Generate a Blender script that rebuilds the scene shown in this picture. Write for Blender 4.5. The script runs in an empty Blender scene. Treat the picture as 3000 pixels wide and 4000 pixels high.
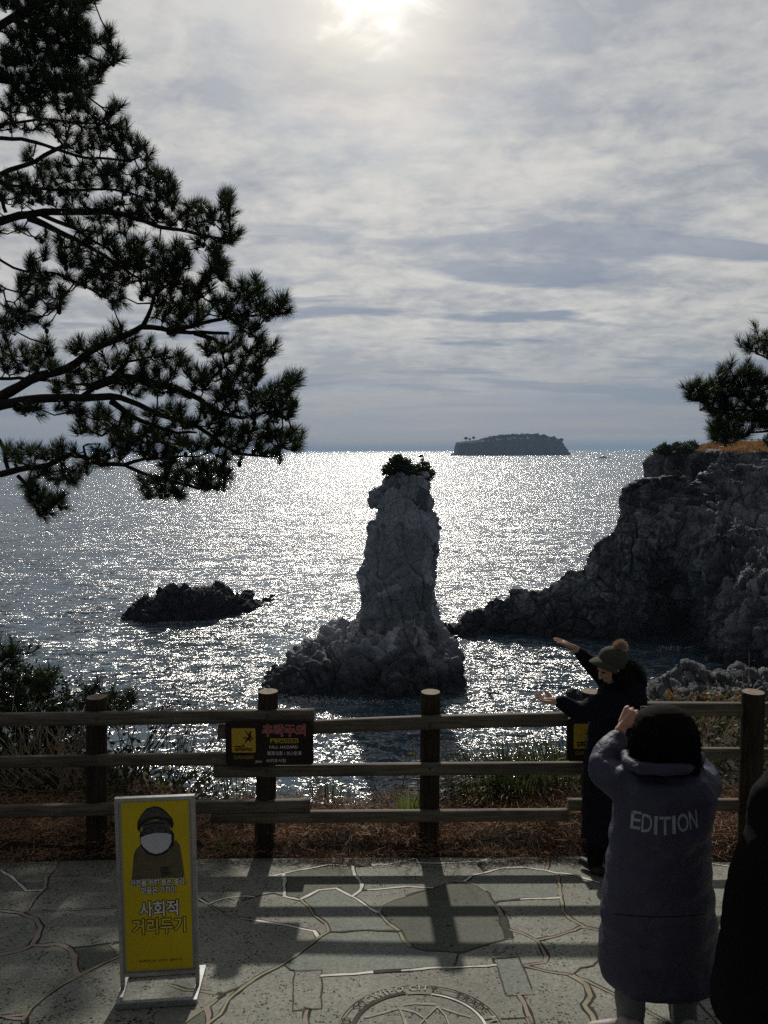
import bpy, bmesh, math, random
import numpy as np
from mathutils import Vector, Matrix, noise
from mathutils.geometry import delaunay_2d_cdt
from mathutils.bvhtree import BVHTree
random.seed(7); rng = np.random.default_rng(7)
sc = bpy.context.scene
COL = sc.collection
R = math.radians

# ------------------------------------------------------------------ camera model
FPX = 3000.0
CAM = Vector((0, 0, 22.0))
PITCH = math.atan(241 / 3000); ROLL = R(0.32)
fw = Vector((0, math.cos(PITCH), -math.sin(PITCH)))
u0 = Vector((0, math.sin(PITCH), math.cos(PITCH))); r0 = Vector((1, 0, 0))
CR = r0 * math.cos(ROLL) - u0 * math.sin(ROLL)
CU = u0 * math.cos(ROLL) + r0 * math.sin(ROLL)
def ray(px, py):
    d = fw * FPX + CR * (px - 1500) + CU * (2000 - py)
    return d / d.y
def P(px, py, Y): return CAM + ray(px, py) * Y
def sea(px, py):
    d = ray(px, py); return CAM + d * (-CAM.z / d.z)
FY, FZ, SL = 5.74, 18.9, 0.158            # fence foot line and the slope of the paving
def gz(y): return FZ + (FY - y) * SL
def ground(px, py, dz=0.0):
    d = ray(px, py)
    t = (FZ + FY * SL + dz - CAM.z) / (d.z + SL)
    return CAM + d * t

# ------------------------------------------------------------------ helpers
def tag(o, label=None, cat=None, group=None, kind=None):
    if label: o['label'] = label
    if cat: o['category'] = cat
    if group: o['group'] = group
    if kind: o['kind'] = kind
    return o
def thing(name, loc, label, cat, group=None):
    o = bpy.data.objects.new(name, None); COL.objects.link(o)
    o.location = loc; o.empty_display_size = 0.2
    return tag(o, label, cat, group)
def link(name, me, mats, parent=None, smooth=False):
    if not isinstance(mats, (list, tuple)): mats = [mats]
    for m in mats: me.materials.append(m)
    o = bpy.data.objects.new(name, me); COL.objects.link(o)
    if smooth: me.polygons.foreach_set('use_smooth', [True] * len(me.polygons))
    if parent is not None:
        o.parent = parent
        o.matrix_parent_inverse = Matrix.Translation(-Vector(parent.location))
    me.update(); return o
def from_np(name, V, Fq):
    V = np.asarray(V, dtype=np.float32).reshape(-1, 3)
    Fq = np.asarray(Fq, dtype=np.int32)
    me = bpy.data.meshes.new(name)
    n, k = Fq.shape
    me.vertices.add(len(V)); me.vertices.foreach_set('co', V.ravel())
    me.loops.add(n * k); me.loops.foreach_set('vertex_index', Fq.ravel())
    me.polygons.add(n)
    me.polygons.foreach_set('loop_start', np.arange(0, n * k, k, dtype=np.int32))
    me.polygons.foreach_set('loop_total', np.full(n, k, dtype=np.int32))
    me.update(calc_edges=True); return me
def from_bm(name, bm):
    me = bpy.data.meshes.new(name); bm.to_mesh(me); bm.free(); return me
def grid_faces(nu, nv, closed=False):
    i = np.arange(nu if closed else nu - 1)[:, None]; j = np.arange(nv - 1)[None, :]
    i2 = (i + 1) % nu
    a = i * nv + j; b = i2 * nv + j
    return np.stack([a, b, b + 1, a + 1], -1).reshape(-1, 4)
def grid_normals(G, closed=False):
    if closed: du = np.roll(G, -1, 0) - np.roll(G, 1, 0)
    else: du = np.gradient(G, axis=0)
    dv = np.gradient(G, axis=1)
    n = np.cross(du, dv); n /= (np.linalg.norm(n, axis=-1, keepdims=True) + 1e-9)
    return n
def box(bm, c, sx, sy, sz, M=None, bev=0.0):
    r = bmesh.ops.create_cube(bm, size=1.0)
    for v in r['verts']:
        v.co = Vector((v.co.x * sx, v.co.y * sy, v.co.z * sz))
    if bev:
        es = list({e for v in r['verts'] for e in v.link_edges})
        rr = bmesh.ops.bevel(bm, geom=es, offset=bev, segments=2, affect='EDGES')
        vs = rr['verts'] + [v for v in r['verts'] if v.is_valid]
        vs = list({v for v in vs})
    else: vs = r['verts']
    for v in vs:
        co = v.co
        if M is not None: co = M @ co
        v.co = co + Vector(c)
def tube_np(pts, rad, k=6, cap=True):
    """a tapered tube through pts; returns verts, quads"""
    pts = [Vector(p) for p in pts]; n = len(pts); V = []; ref = None
    for i, p in enumerate(pts):
        t = (pts[min(i + 1, n - 1)] - pts[max(i - 1, 0)])
        if t.length < 1e-9: t = Vector((0, 0, 1))
        t.normalize()
        if ref is None: ref = t.orthogonal().normalized()
        ref = (ref - t * ref.dot(t)); 
        if ref.length < 1e-6: ref = t.orthogonal()
        ref.normalize(); b = t.cross(ref)
        r = rad[i] if hasattr(rad, '__len__') else rad
        rx, ry = r if hasattr(r, '__len__') else (r, r)
        for q in range(k):
            a = 2 * math.pi * q / k
            V.append(p + ref * (rx * math.cos(a)) + b * (ry * math.sin(a)))
    Fq = []
    for i in range(n - 1):
        for q in range(k):
            q2 = (q + 1) % k
            Fq.append((i * k + q, i * k + q2, (i + 1) * k + q2, (i + 1) * k + q))
    if cap:
        for base, rev in ((0, True), ((n - 1) * k, False)):
            for q in range(1, k - 1, 2):
                f = (base, base + q, base + q + 1, base + min(q + 2, k - 1))
                if f[2] == f[3]: f = (base, base + q, base + q + 1, base + q + 1)
                Fq.append(f)
    Fq = [f for f in Fq if len(set(f)) == 4]
    return [tuple(v) for v in V], Fq
class MB:
    def __init__(s): s.V = []; s.F = []
    def add(s, V, Fq):
        o = len(s.V); s.V.extend(V); s.F.extend([tuple(i + o for i in f) for f in Fq])
    def tube(s, pts, rad, k=6): s.add(*tube_np(pts, rad, k)); return s
    def build(s, name, mats, parent=None, smooth=True):
        return link(name, from_np(name, s.V, s.F), mats, parent, smooth)
def quads_np(c, d, w, wid0, wid1=0.0):
    """flat blades: start c, vector d, half-width direction w (unit), widths"""
    n = len(c)
    V = np.stack([c - w * wid0, c + w * wid0, c + d + w * wid1, c + d - w * wid1], 1).reshape(-1, 3)
    return V, np.arange(n * 4).reshape(n, 4)
def leaves_np(c, d, w, hw):
    """pointed leaf = a rhombus"""
    n = len(c)
    m = c + d * 0.45
    V = np.stack([c, m + w * hw, c + d, m - w * hw], 1).reshape(-1, 3)
    return V, np.arange(n * 4).reshape(n, 4)
def runit(n):
    v = rng.normal(size=(n, 3)); return v / np.linalg.norm(v, axis=1, keepdims=True)
def perp(d):
    w = np.cross(d, runit(len(d))); return w / (np.linalg.norm(w, axis=1, keepdims=True) + 1e-9)

# ------------------------------------------------------------------ materials
class NT:
    def __init__(s, nt): s.nt = nt; s.n = nt.nodes; s.l = nt.links
    def node(s, t, **kw):
        nd = s.n.new(t)
        for k, v in kw.items():
            if k.startswith('_'): setattr(nd, k[1:], v)
        for k, v in kw.items():
            if not k.startswith('_'):
                key = k.replace('__', ' ')
                s.set(nd, key, v)
        return nd
    def set(s, nd, key, v):
        sk = nd.inputs[int(key[1:])] if (key[0] == 'i' and key[1:].isdigit()) else nd.inputs[key]
        if isinstance(v, bpy.types.NodeSocket): s.l.new(v, sk)
        elif isinstance(v, bpy.types.Node): s.l.new(v.outputs[0], sk)
        else:
            try: sk.default_value = v
            except Exception: sk.default_value = (*v, 1.0)
    def math(s, op, a, b=None, clamp=False):
        nd = s.n.new('ShaderNodeMath'); nd.operation = op; nd.use_clamp = clamp
        s.set(nd, 'i0', a)
        if b is not None: s.set(nd, 'i1', b)
        return nd.outputs[0]
    def vmath(s, op, a, b=None):
        nd = s.n.new('ShaderNodeVectorMath'); nd.operation = op
        s.set(nd, 'i0', a)
        if b is not None:
            if op == 'SCALE': s.set(nd, 'Scale', b)
            else: s.set(nd, 'i1', b)
        return nd.outputs['Value'] if op in ('DOT_PRODUCT', 'LENGTH') else nd.outputs[0]
    def ramp(s, fac, stops, interp='LINEAR'):
        nd = s.n.new('ShaderNodeValToRGB'); nd.color_ramp.interpolation = interp
        el = nd.color_ramp.elements
        while len(el) < len(stops): el.new(0.5)
        for e, (p, c) in zip(el, stops):
            e.position = p; e.color = (*c, 1) if hasattr(c, '__len__') else (c, c, c, 1)
        s.set(nd, 'Fac', fac); return nd.outputs['Color']
    def mix(s, f, a, b, mode='MIX'):
        nd = s.n.new('ShaderNodeMix'); nd.data_type = 'RGBA'; nd.blend_type = mode
        s.set(nd, 'i0', f)
        for idx, v in ((6, a), (7, b)):
            sk = nd.inputs[idx]
            if isinstance(v, bpy.types.NodeSocket): s.l.new(v, sk)
            else: sk.default_value = (*v, 1) if len(v) == 3 else v
        return nd.outputs[2]
    def noise(s, vec, scale, detail=4, rough=0.55, dist=0.0, dims='3D'):
        nd = s.n.new('ShaderNodeTexNoise'); nd.noise_dimensions = dims
        s.set(nd, 'Vector', vec); s.set(nd, 'Scale', scale); s.set(nd, 'Detail', detail)
        s.set(nd, 'Roughness', rough); s.set(nd, 'Distortion', dist)
        return nd.outputs['Fac']
    def voro(s, vec, scale, feature='F1', out='Distance', rnd=1.0):
        nd = s.n.new('ShaderNodeTexVoronoi'); nd.feature = feature
        s.set(nd, 'Vector', vec); s.set(nd, 'Scale', scale)
        s.set(nd, 'Randomness', rnd)
        return nd.outputs[out]
    def scalevec(s, vec, v):
        nd = s.n.new('ShaderNodeMapping'); s.set(nd, 'Vector', vec); nd.inputs['Scale'].default_value = v
        return nd.outputs[0]
    def bump(s, h, strength=0.5, dist=0.01, normal=None):
        nd = s.n.new('ShaderNodeBump'); s.set(nd, 'Height', h); s.set(nd, 'Strength', strength); s.set(nd, 'Distance', dist)
        if normal is not None: s.set(nd, 'Normal', normal)
        return nd.outputs[0]
def newmat(name, rough=0.7, spec=0.3):
    m = bpy.data.materials.new(name); m.use_nodes = True
    nt = NT(m.node_tree); b = nt.n['Principled BSDF']
    b.inputs['Roughness'].default_value = rough
    b.inputs['Specular IOR Level'].default_value = spec
    tc = nt.n.new('ShaderNodeTexCoord')
    return m, nt, b, tc.outputs['Object']
def simple(name, c1, c2=None, scale=8, rough=0.7, spec=0.3, bs=0.0, bd=0.005, bscale=None, metal=0.0, stretch=(1, 1, 1), thr=(0.35, 0.65)):
    m, nt, b, oc = newmat(name, rough, spec)
    b.inputs['Metallic'].default_value = metal
    v = nt.scalevec(oc, stretch)
    n = nt.noise(v, scale, 5, 0.6)
    nt.set(b, 'Base Color', nt.ramp(n, [(thr[0], c1), (thr[1], c2 or c1)]))
    if bs:
        nt.set(b, 'Normal', nt.bump(nt.noise(v, bscale or scale * 3, 5, 0.65), bs, bd))
    return m
def leafmat(name, c1, c2, scale=3, trans=0.3, rough=0.6):
    m, nt, b, oc = newmat(name, rough, 0.25)
    n = nt.noise(oc, scale, 4, 0.6)
    col = nt.ramp(n, [(0.35, c1), (0.65, c2)])
    nt.set(b, 'Base Color', col)
    if trans:
        tr = nt.node('ShaderNodeBsdfTranslucent', Color=col)
        mx = nt.node('ShaderNodeMixShader', Fac=trans)
        out = nt.n['Material Output']
        nt.l.new(b.outputs[0], mx.inputs[1]); nt.l.new(tr.outputs[0], mx.inputs[2]); nt.l.new(mx.outputs[0], out.inputs[0])
    return m
def rockmat(name, c1, c2, sc1=0.4, crack=0.9, stretch=(1, 1, 1), bd=0.12, tide=True, fine=6.0):
    m, nt, b, oc = newmat(name, 0.85, 0.25)
    w = nt.noise(oc, sc1 * 1.5, 5, 0.6)
    wv = nt.n.new('ShaderNodeTexNoise'); nt.set(wv, 'Vector', oc); nt.set(wv, 'Scale', crack * 0.7)
    warp = nt.vmath('ADD', oc, nt.vmath('SCALE', wv.outputs['Color'], 1.2))
    v = nt.scalevec(warp, stretch)
    edge = nt.voro(v, crack, 'DISTANCE_TO_EDGE')
    edge2 = nt.voro(v, crack * 2.7, 'DISTANCE_TO_EDGE')
    cell = nt.voro(v, crack, 'F1', 'Color')
    fn = nt.noise(v, fine, 6, 0.65)
    col = nt.ramp(w, [(0.3, c1), (0.7, c2)])
    cellv = nt.vmath('DOT_PRODUCT', cell, (0.33, 0.33, 0.33))
    col = nt.mix(1.0, col, nt.ramp(cellv, [(0.3, 0.5), (0.7, 1.45)]), 'MULTIPLY')
    col = nt.mix(1.0, col, nt.ramp(fn, [(0.35, 0.7), (0.65, 1.2)]), 'MULTIPLY')
    if tide:
        z = nt.node('ShaderNodeSeparateXYZ', Vector=oc).outputs['Z']
        zz = nt.math('ADD', z, nt.math('MULTIPLY', w, 2.5))
        col = nt.mix(nt.ramp(nt.math('DIVIDE', zz, 8.0), [(0.30, 0.9), (0.75, 0.0)]), col, (0.030, 0.033, 0.038))
    nt.set(b, 'Base Color', col)
    h = nt.math('ADD', nt.math('MULTIPLY', nt.ramp(edge, [(0, 0), (0.09, 1)]), 0.55),
                nt.math('MULTIPLY', nt.ramp(edge2, [(0, 0), (0.1, 1)]), 0.25))
    h = nt.math('ADD', h, nt.math('MULTIPLY', fn, 0.7))
    nt.set(b, 'Normal', nt.bump(h, 0.9, bd))
    return m
def cellhash(p, s=0.0):
    x = math.sin(p[0] * 12.9898 + p[1] * 78.233 + p[2] * 37.719 + s) * 43758.5453
    return x - math.floor(x)
def rock_displace(G, N, octs, seed=0.0, warp=0.35, mask=None):
    """G, N: (n,3) arrays; octs: (scale xyz, block amp, tilt, crack depth)."""
    out = G.copy()
    for i in range(len(G)):
        p = Vector(G[i]); n = Vector(N[i]); d = 0.0
        for (sv, A, T, Cd) in octs:
            q = Vector((p.x * sv[0] + seed, p.y * sv[1], p.z * sv[2]))
            q += noise.noise_vector(q * 0.8) * warp * 0.55
            ds, ps = noise.voronoi(q)
            h = cellhash(ps[0], seed)
            rd = Vector((cellhash(ps[0], 1.3) - .5, cellhash(ps[0], 2.7) - .5, cellhash(ps[0], 4.1) - .5))
            cr = min(1.0, (ds[1] - ds[0]) / 0.11)
            d += A * (h - 0.5) + T * rd.dot(q - ps[0]) + Cd * (cr - 1.0)
        if mask is not None: d *= mask[i]
        out[i] += np.array(n) * d
    return out
def ell_np(c, r, M3=None, nu=20, nv=12):
    V = []; c = Vector(c)
    for j in range(nv + 1):
        t = math.pi * j / nv
        for i in range(nu):
            a = 2 * math.pi * i / nu; p = Vector((r[0] * math.sin(t) * math.cos(a), r[1] * math.sin(t) * math.sin(a), r[2] * math.cos(t)))
            if M3: p = M3 @ p
            V.append(tuple(c + p))
    Fq = [(j * nu + i, j * nu + (i + 1) % nu, (j + 1) * nu + (i + 1) % nu, (j + 1) * nu + i) for j in range(nv) for i in range(nu)]
    return V, Fq
# ------------------------------------------------------------------ sky and light
SUN_EL = R(30.0); SUN_AZ = R(-0.4)
sund = Vector((math.sin(SUN_AZ) * math.cos(SUN_EL), math.cos(SUN_AZ) * math.cos(SUN_EL), math.sin(SUN_EL)))
w = bpy.data.worlds.new("World"); sc.world = w; w.use_nodes = True
nt = NT(w.node_tree); bg = nt.n['Background']
tc = nt.n.new('ShaderNodeTexCoord'); D = tc.outputs['Generated']
sep = nt.node('ShaderNodeSeparateXYZ', Vector=D); dx, dy, dz = sep.outputs
elev = nt.math('ARCSINE', dz)
zc = nt.math('MAXIMUM', dz, 0.0)
inv = nt.math('DIVIDE', 1.0, nt.math('ADD', zc, 0.17))
pl = nt.vmath('SCALE', D, inv)                       # the cloud sheet, foreshortened to the horizon
pl = nt.scalevec(pl, (1, 1, 0))
big = nt.noise(nt.scalevec(pl, (0.8, 1.0, 1)), 1.5, 6, 0.58, 0.4)
mid = nt.noise(pl, 4.6, 7, 0.62, 0.5)
puff = nt.noise(nt.scalevec(pl, (1.0, 1.25, 1)), 12, 5, 0.6, 0.25)
c = nt.math('ADD', nt.math('MULTIPLY', big, 0.46), nt.math('ADD', nt.math('MULTIPLY', mid, 0.32), nt.math('MULTIPLY', puff, 0.22)))
cloud = nt.ramp(c, [(0.42, (0.44, 0.47, 0.52)), (0.475, (0.57, 0.585, 0.60)), (0.525, (0.69, 0.69, 0.675)), (0.58, (0.79, 0.78, 0.745))])
# thin blue-grey gaps, drawn out in streaks low in the sky
rot = nt.n.new('ShaderNodeMapping'); nt.set(rot, 'Vector', pl); rot.inputs['Rotation'].default_value = (0, 0, R(16)); rot.inputs['Scale'].default_value = (0.75, 1.9, 1)
rot.inputs['Location'].default_value = (3.1, 0.7, 0)
st = nt.noise(rot.outputs[0], 1.5, 5, 0.5, 0.4)
gapm = nt.math('MULTIPLY', nt.ramp(st, [(0.52, 0.0), (0.59, 1.0)]), nt.ramp(elev, [(0.06, 1.0), (0.20, 0.85), (0.34, 0.12), (0.6, 0.0)]))
cloud = nt.mix(nt.math('MULTIPLY', gapm, 0.95), cloud, (0.255, 0.32, 0.435))
# towards the horizon
hz = nt.ramp(elev, [(0.0, (0.405, 0.44, 0.50)), (0.022, (0.36, 0.415, 0.50)), (0.06, (0.315, 0.385, 0.495)), (0.12, (0.33, 0.40, 0.50))])
lowst = nt.noise(nt.scalevec(D, (2.2, 2.2, 30)), 2.2, 5, 0.55, 0.3)
hz = nt.mix(nt.ramp(lowst, [(0.42, 0.0), (0.66, 0.6)]), hz, (0.47, 0.475, 0.50))
col = nt.mix(nt.ramp(elev, [(0.045, 1.0), (0.16, 0.0)]), cloud, hz)
# the bank of small cumulus along the horizon to the right
az = nt.math('ARCTAN2', dx, dy)
cn = nt.noise(nt.scalevec(D, (1, 1, 0.0)), 38, 5, 0.6)
topc = nt.math('ADD', 0.0105, nt.math('MULTIPLY', cn, 0.013))
topc = nt.math('MULTIPLY', topc, nt.ramp(az, [(0.10, 0.0), (0.17, 1.0)]))
dcl = nt.math('SUBTRACT', topc, elev)
bank = nt.ramp(nt.math('MULTIPLY', dcl, 100), [(0.0, 0.0), (0.06, 1.0), (0.75, 0.25), (1.0, 0.0)])
col = nt.mix(nt.math('MULTIPLY', bank, 0.55), col, (0.50, 0.53, 0.585))
# added dimming of the sky behind and overhead, to keep ambient light low
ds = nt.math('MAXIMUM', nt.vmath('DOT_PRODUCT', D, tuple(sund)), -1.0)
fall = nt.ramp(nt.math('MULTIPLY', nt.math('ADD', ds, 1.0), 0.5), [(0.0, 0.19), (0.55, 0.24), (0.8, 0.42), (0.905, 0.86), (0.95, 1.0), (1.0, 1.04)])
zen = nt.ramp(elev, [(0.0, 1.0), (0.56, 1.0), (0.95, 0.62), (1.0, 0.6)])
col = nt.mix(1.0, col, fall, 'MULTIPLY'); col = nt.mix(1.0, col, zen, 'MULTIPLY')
# the veiled sun
ang = nt.math('ARCCOSINE', nt.math('MINIMUM', ds, 1.0))
angn = nt.math('ADD', ang, nt.math('ADD', nt.math('MULTIPLY', nt.math('SUBTRACT', mid, 0.5), 0.34), nt.math('MULTIPLY', nt.math('SUBTRACT', puff, 0.5), 0.12)))
core = nt.ramp(angn, [(0.0, 1.0), (0.02, 0.42), (0.04, 0.15), (0.075, 0.05), (0.12, 0.01), (0.2, 0.0)])
halo = nt.ramp(angn, [(0.0, 1.0), (0.10, 0.42), (0.2, 0.12), (0.4, 0.0)])
irid = nt.ramp(nt.math('ADD', ang, nt.math('MULTIPLY', nt.math('SUBTRACT', big, 0.5), 0.25)),
               [(0.02, (1, .96, .86)), (0.08, (1.0, 0.86, 0.55)), (0.13, (1.0, 0.74, 0.66)), (0.18, (0.75, 0.88, 0.92)), (0.25, (1, 0.88, 0.84))])
hcol = nt.mix(1.0, irid, nt.mix(1.0, nt.ramp(halo, [(0, 0.0), (1, 1.0)]), nt.ramp(mid, [(0.35, 0.5), (0.65, 1.1)]), 'MULTIPLY'), 'MULTIPLY')
col = nt.mix(0.46, col, hcol, 'ADD')
col = nt.mix(1.0, col, nt.mix(1.0, nt.ramp(core, [(0, 0.0), (1, 1.0)]), (2.6, 2.45, 2.15), 'MULTIPLY'), 'ADD')
# below the horizon nothing shines
sky = nt.n.new('ShaderNodeTexSky'); sky.sky_type = 'NISHITA'; sky.sun_disc = False
sky.sun_elevation = SUN_EL; sky.sun_rotation = SUN_AZ; sky.air_density = 1.0; sky.dust_density = 1.0
bg.inputs['Strength'].default_value = 0.05
nt.set(bg, 'Color', sky)
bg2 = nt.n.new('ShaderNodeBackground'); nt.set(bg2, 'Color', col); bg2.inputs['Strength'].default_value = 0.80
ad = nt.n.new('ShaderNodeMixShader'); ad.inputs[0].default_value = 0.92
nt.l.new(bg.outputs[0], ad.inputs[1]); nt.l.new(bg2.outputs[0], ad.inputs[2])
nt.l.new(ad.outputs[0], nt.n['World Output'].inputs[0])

sl = bpy.data.lights.new('sun', 'SUN'); sl.energy = 2.75; sl.angle = R(1.3); sl.color = (1.0, 0.93, 0.82)
so = bpy.data.objects.new('sun', sl); COL.objects.link(so)
so.rotation_euler = (-sund).to_track_quat('-Z', 'Y').to_euler()

cam = bpy.data.cameras.new('camera'); co = bpy.data.objects.new('camera', cam); COL.objects.link(co)
cam.sensor_fit = 'VERTICAL'; cam.sensor_height = 36; cam.lens = 27; cam.clip_end = 200000; cam.clip_start = 0.05
M = Matrix((CR, CU, -fw)).transposed().to_4x4(); M.translation = CAM; co.matrix_world = M
sc.camera = co
sc.view_settings.view_transform = 'Standard'; sc.view_settings.look = 'None'; sc.view_settings.gamma = 1; sc.view_settings.exposure = 0
sc.cycles.max_bounces = 6; sc.cycles.volume_bounces = 1; sc.cycles.transparent_max_bounces = 8
sc.cycles.sample_clamp_indirect = 4; sc.cycles.use_denoising = False

# haze
bm = bmesh.new(); box(bm, (0, 6000, 64.5), 38000, 40000, 131)
hm = bpy.data.materials.new('haze'); hm.use_nodes = True
hn = NT(hm.node_tree); hn.n.remove(hn.n['Principled BSDF'])
pv = hn.n.new('ShaderNodeVolumePrincipled'); pv.inputs['Color'].default_value = (0.52, 0.72, 1.0, 1); pv.inputs['Density'].default_value = 0.00009
pv.inputs['Anisotropy'].default_value = 0.0
hn.l.new(pv.outputs[0], hn.n['Material Output'].inputs['Volume'])
tag(link('haze', from_bm('haze', bm), hm), kind='stuff')

# ------------------------------------------------------------------ sea
SW = (0.65, 2.25, 2.9, 0.8)
m_sea, nt, b, oc = newmat('sea_water', 0.19, 0.5)
b.inputs['IOR'].default_value = 1.6; b.inputs['Base Color'].default_value = (0.045, 0.085, 0.12, 1)
def slope(vec, scale, amp, detail, rough, dist=0.0):
    nd = nt.n.new('ShaderNodeTexNoise'); nt.set(nd, 'Vector', vec); nd.inputs['Scale'].default_value = scale
    nd.inputs['Detail'].default_value = detail; nd.inputs['Roughness'].default_value = rough; nd.inputs['Distortion'].default_value = dist
    return nt.vmath('MULTIPLY', nt.vmath('SUBTRACT', nd.outputs['Color'], (0.5, 0.5, 0.5)), (amp * 1.0, amp, 0.0))
gust = nt.ramp(nt.noise(nt.scalevec(oc, (0.4, 1.0, 1)), 0.02, 4, 0.55), [(0.35, 0.8), (0.65, 1.1)])
v = nt.scalevec(oc, (0.5, 1.0, 1.0))
sv = nt.vmath('ADD', slope(v, 0.13, SW[0], 2, 0.5, 0.2), nt.vmath('ADD', nt.vmath('ADD', slope(nt.scalevec(oc, (0.38, 1.0, 1.0)), 0.33, SW[3], 2, 0.5, 0.3), slope(v, 1.1, SW[1], 2, 0.55, 0.3)), slope(nt.scalevec(oc, (0.62, 1.0, 1.0)), 4.5, SW[2], 3, 0.65, 0.3)))
sv = nt.vmath('SCALE', sv, gust)
nt.set(b, 'Normal', nt.vmath('NORMALIZE', nt.vmath('ADD', sv, (0, 0, 1))))
nr = 28; rad = [0.0] + [30 * (17000 / 30) ** (i / (nr - 1)) for i in range(nr)]
V = [(0, 0, 0)]; Fq = []; K = 96
for r_ in rad[1:]:
    for k in range(K): V.append((r_ * math.cos(2 * math.pi * k / K), r_ * math.sin(2 * math.pi * k / K), 0))
me = bpy.data.meshes.new('sea')
Fs = [(0, 1 + k, 1 + (k + 1) % K) for k in range(K)]
for i in range(nr - 1):
    for k in range(K):
        a = 1 + i * K + k; a2 = 1 + i * K + (k + 1) % K
        Fs.append((a, a + K, a2 + K, a2))
me.from_pydata(V, [], Fs)
tag(link('sea', me, m_sea), kind='structure')

# ------------------------------------------------------------------ rocks
m_stack = rockmat('stack_rock', (0.32, 0.335, 0.38), (0.48, 0.495, 0.54), 0.25, 0.5, (1, 1, 0.8), 0.10)
m_dark = rockmat('dark_rock', (0.065, 0.068, 0.078), (0.13, 0.133, 0.15), 0.3, 0.8, (1, 1, 1), 0.15)
m_cliff = rockmat('cliff_rock', (0.11, 0.116, 0.135), (0.30, 0.31, 0.345), 0.14, 0.8, (1, 1, 0.4), 0.2, True, 3.0)
m_mound = rockmat('mound_rock', (0.08, 0.085, 0.098), (0.14, 0.145, 0.155), 0.5, 1.2, (1, 1, 1.3), 0.12, False)

Z3 = lambda l, s, ox, oy: [(ox + a / s, oy + b_ / s) for a, b_ in l]
def interp(y, tab):
    ys = [t[0] for t in tab]; return float(np.interp(y, ys, [t[1] for t in tab]))
def sea_stack():
    L = Z3([(1010, 350), (985, 375), (965, 405), (928, 415), (905, 470), (900, 545), (935, 578), (925, 622), (882, 642), (880, 690), (900, 722), (870, 800), (860, 840), (875, 880), (835, 980), (850, 1050), (848, 1110), (830, 1180), (797, 1250), (770, 1283), (700, 1305), (600, 1350), (520, 1382), (490, 1430), (400, 1488), (375, 1540), (300, 1615), (250, 1635), (175, 1690), (160, 1760)], 1.659, 900, 1650)
    Rr = Z3([(1285, 350), (1300, 400), (1312, 450), (1320, 540), (1305, 572), (1345, 632), (1350, 690), (1360, 750), (1365, 830), (1350, 900), (1337, 1000), (1330, 1100), (1335, 1190), (1355, 1270), (1380, 1360), (1410, 1440), (1440, 1480), (1480, 1530), (1500, 1600), (1505, 1760)], 1.659, 900, 1650)
    def Yc(py): return float(np.interp(py, [1850, 2400, 2500, 2690], [75.5, 75.5, 74.0, 71.5]))
    rowsz = []
    ys = np.linspace(1852, 2712, 240)
    K = 420; G = np.zeros((K, len(ys) + 6, 3))
    lt = sorted([(y, x) for x, y in L]); rt = sorted([(y, x) for x, y in Rr])
    for j, py in enumerate(ys):
        Y = Yc(py); a = P(interp(py, lt), py, Y); b_ = P(interp(py, rt), py, Y)
        cx = (a.x + b_.x) / 2; hw = (b_.x - a.x) / 2 - 0.12; z = a.z * 0.5 + b_.z * 0.5
        front = float(np.interp(py, [1852, 2350, 2450, 2560, 2712], [2.7, 3.3, 4.2, 5.0, 5.2]))
        back = float(np.interp(py, [1852, 2350, 2712], [2.7, 3.2, 5.5]))
        for k in range(K):
            t = 2 * math.pi * k / K; cs, sn = math.cos(t), math.sin(t)
            e = 0.72
            x = cx + hw * math.copysign(abs(cs) ** e, cs)
            dep = front if sn < 0 else back
            # the foot's left spur runs forward towards the shore
            y = Y + dep * math.copysign(abs(sn) ** 0.8, sn)
            if py > 2420 and cs < 0: y -= 1.5 * min(1, (py - 2420) / 250) * abs(cs) * 0.5
            G[k, j + 3] = (x, y, z)
    top = G[:, 3].mean(0)
    for q, f in ((2, 0.75), (1, 0.4), (0, 0.02)):
        G[:, q] = top + (G[:, 3] - top) * f; G[:, q, 2] = G[:, 3, 2] + (1 - f) * 0.35
    for q, dz_ in ((-3, -.4), (-2, -1.0), (-1, -2.0)):
        G[:, q] = G[:, -4]; G[:, q, 2] = min(G[0, -4, 2], 0.3) + dz_
    N = -grid_normals(G, True)
    Gf, Nf = G.reshape(-1, 3), N.reshape(-1, 3)
    c0 = G.mean(0, keepdims=True)
    if ((Gf - np.broadcast_to(c0, G.shape).reshape(-1, 3)) * Nf).sum(1).mean() < 0: Nf = -Nf
    # sound, smooth face in front above the foot; broken blocks on the flanks and at the foot
    pz = Gf[:, 2]; facing = np.clip(-Nf[:, 1], 0, 1)
    side = 1 - np.clip((facing - 0.45) / 0.4, 0, 1)
    foot = np.clip((8.5 - pz) / 4.0, 0, 1)
    rough = np.clip(np.maximum(side, foot), 0, 1)
    O = rock_displace(Gf, Nf, [((0.55, 0.55, 0.62), 0.55, 0.6, 0.28), ((1.5, 1.5, 1.5), 0.22, 0.3, 0.12)], 3.0, 0.5, 0.12 + 0.88 * rough * (0.55 + 0.45 * foot))
    O = O + rock_displace(Gf, Nf, [((0.34, 0.34, 0.30), 1.3, 1.3, 0.5)], 21.0, 0.5, foot) - Gf
    O2 = rock_displace(Gf, Nf, [((0.33, 0.33, 0.2), 0.16, 0.55, 0.3), ((1.4, 1.4, 0.9), 0.12, 0.2, 0.12), ((4.0, 4.0, 4.0), 0.05, 0.08, 0.05)], 11.0, 0.8)
    O = O + (O2 - Gf)
    t = thing('sea_stack', (float(c0[0, 60, 0]), 74, 0), 'tall grey rock pillar rising out of the sea on a broad broken foot', 'sea stack')
    link('rock', from_np('stack_rock', O, grid_faces(K, G.shape[1], True)), m_stack, t, False)
    return t
sea_stack()
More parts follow.
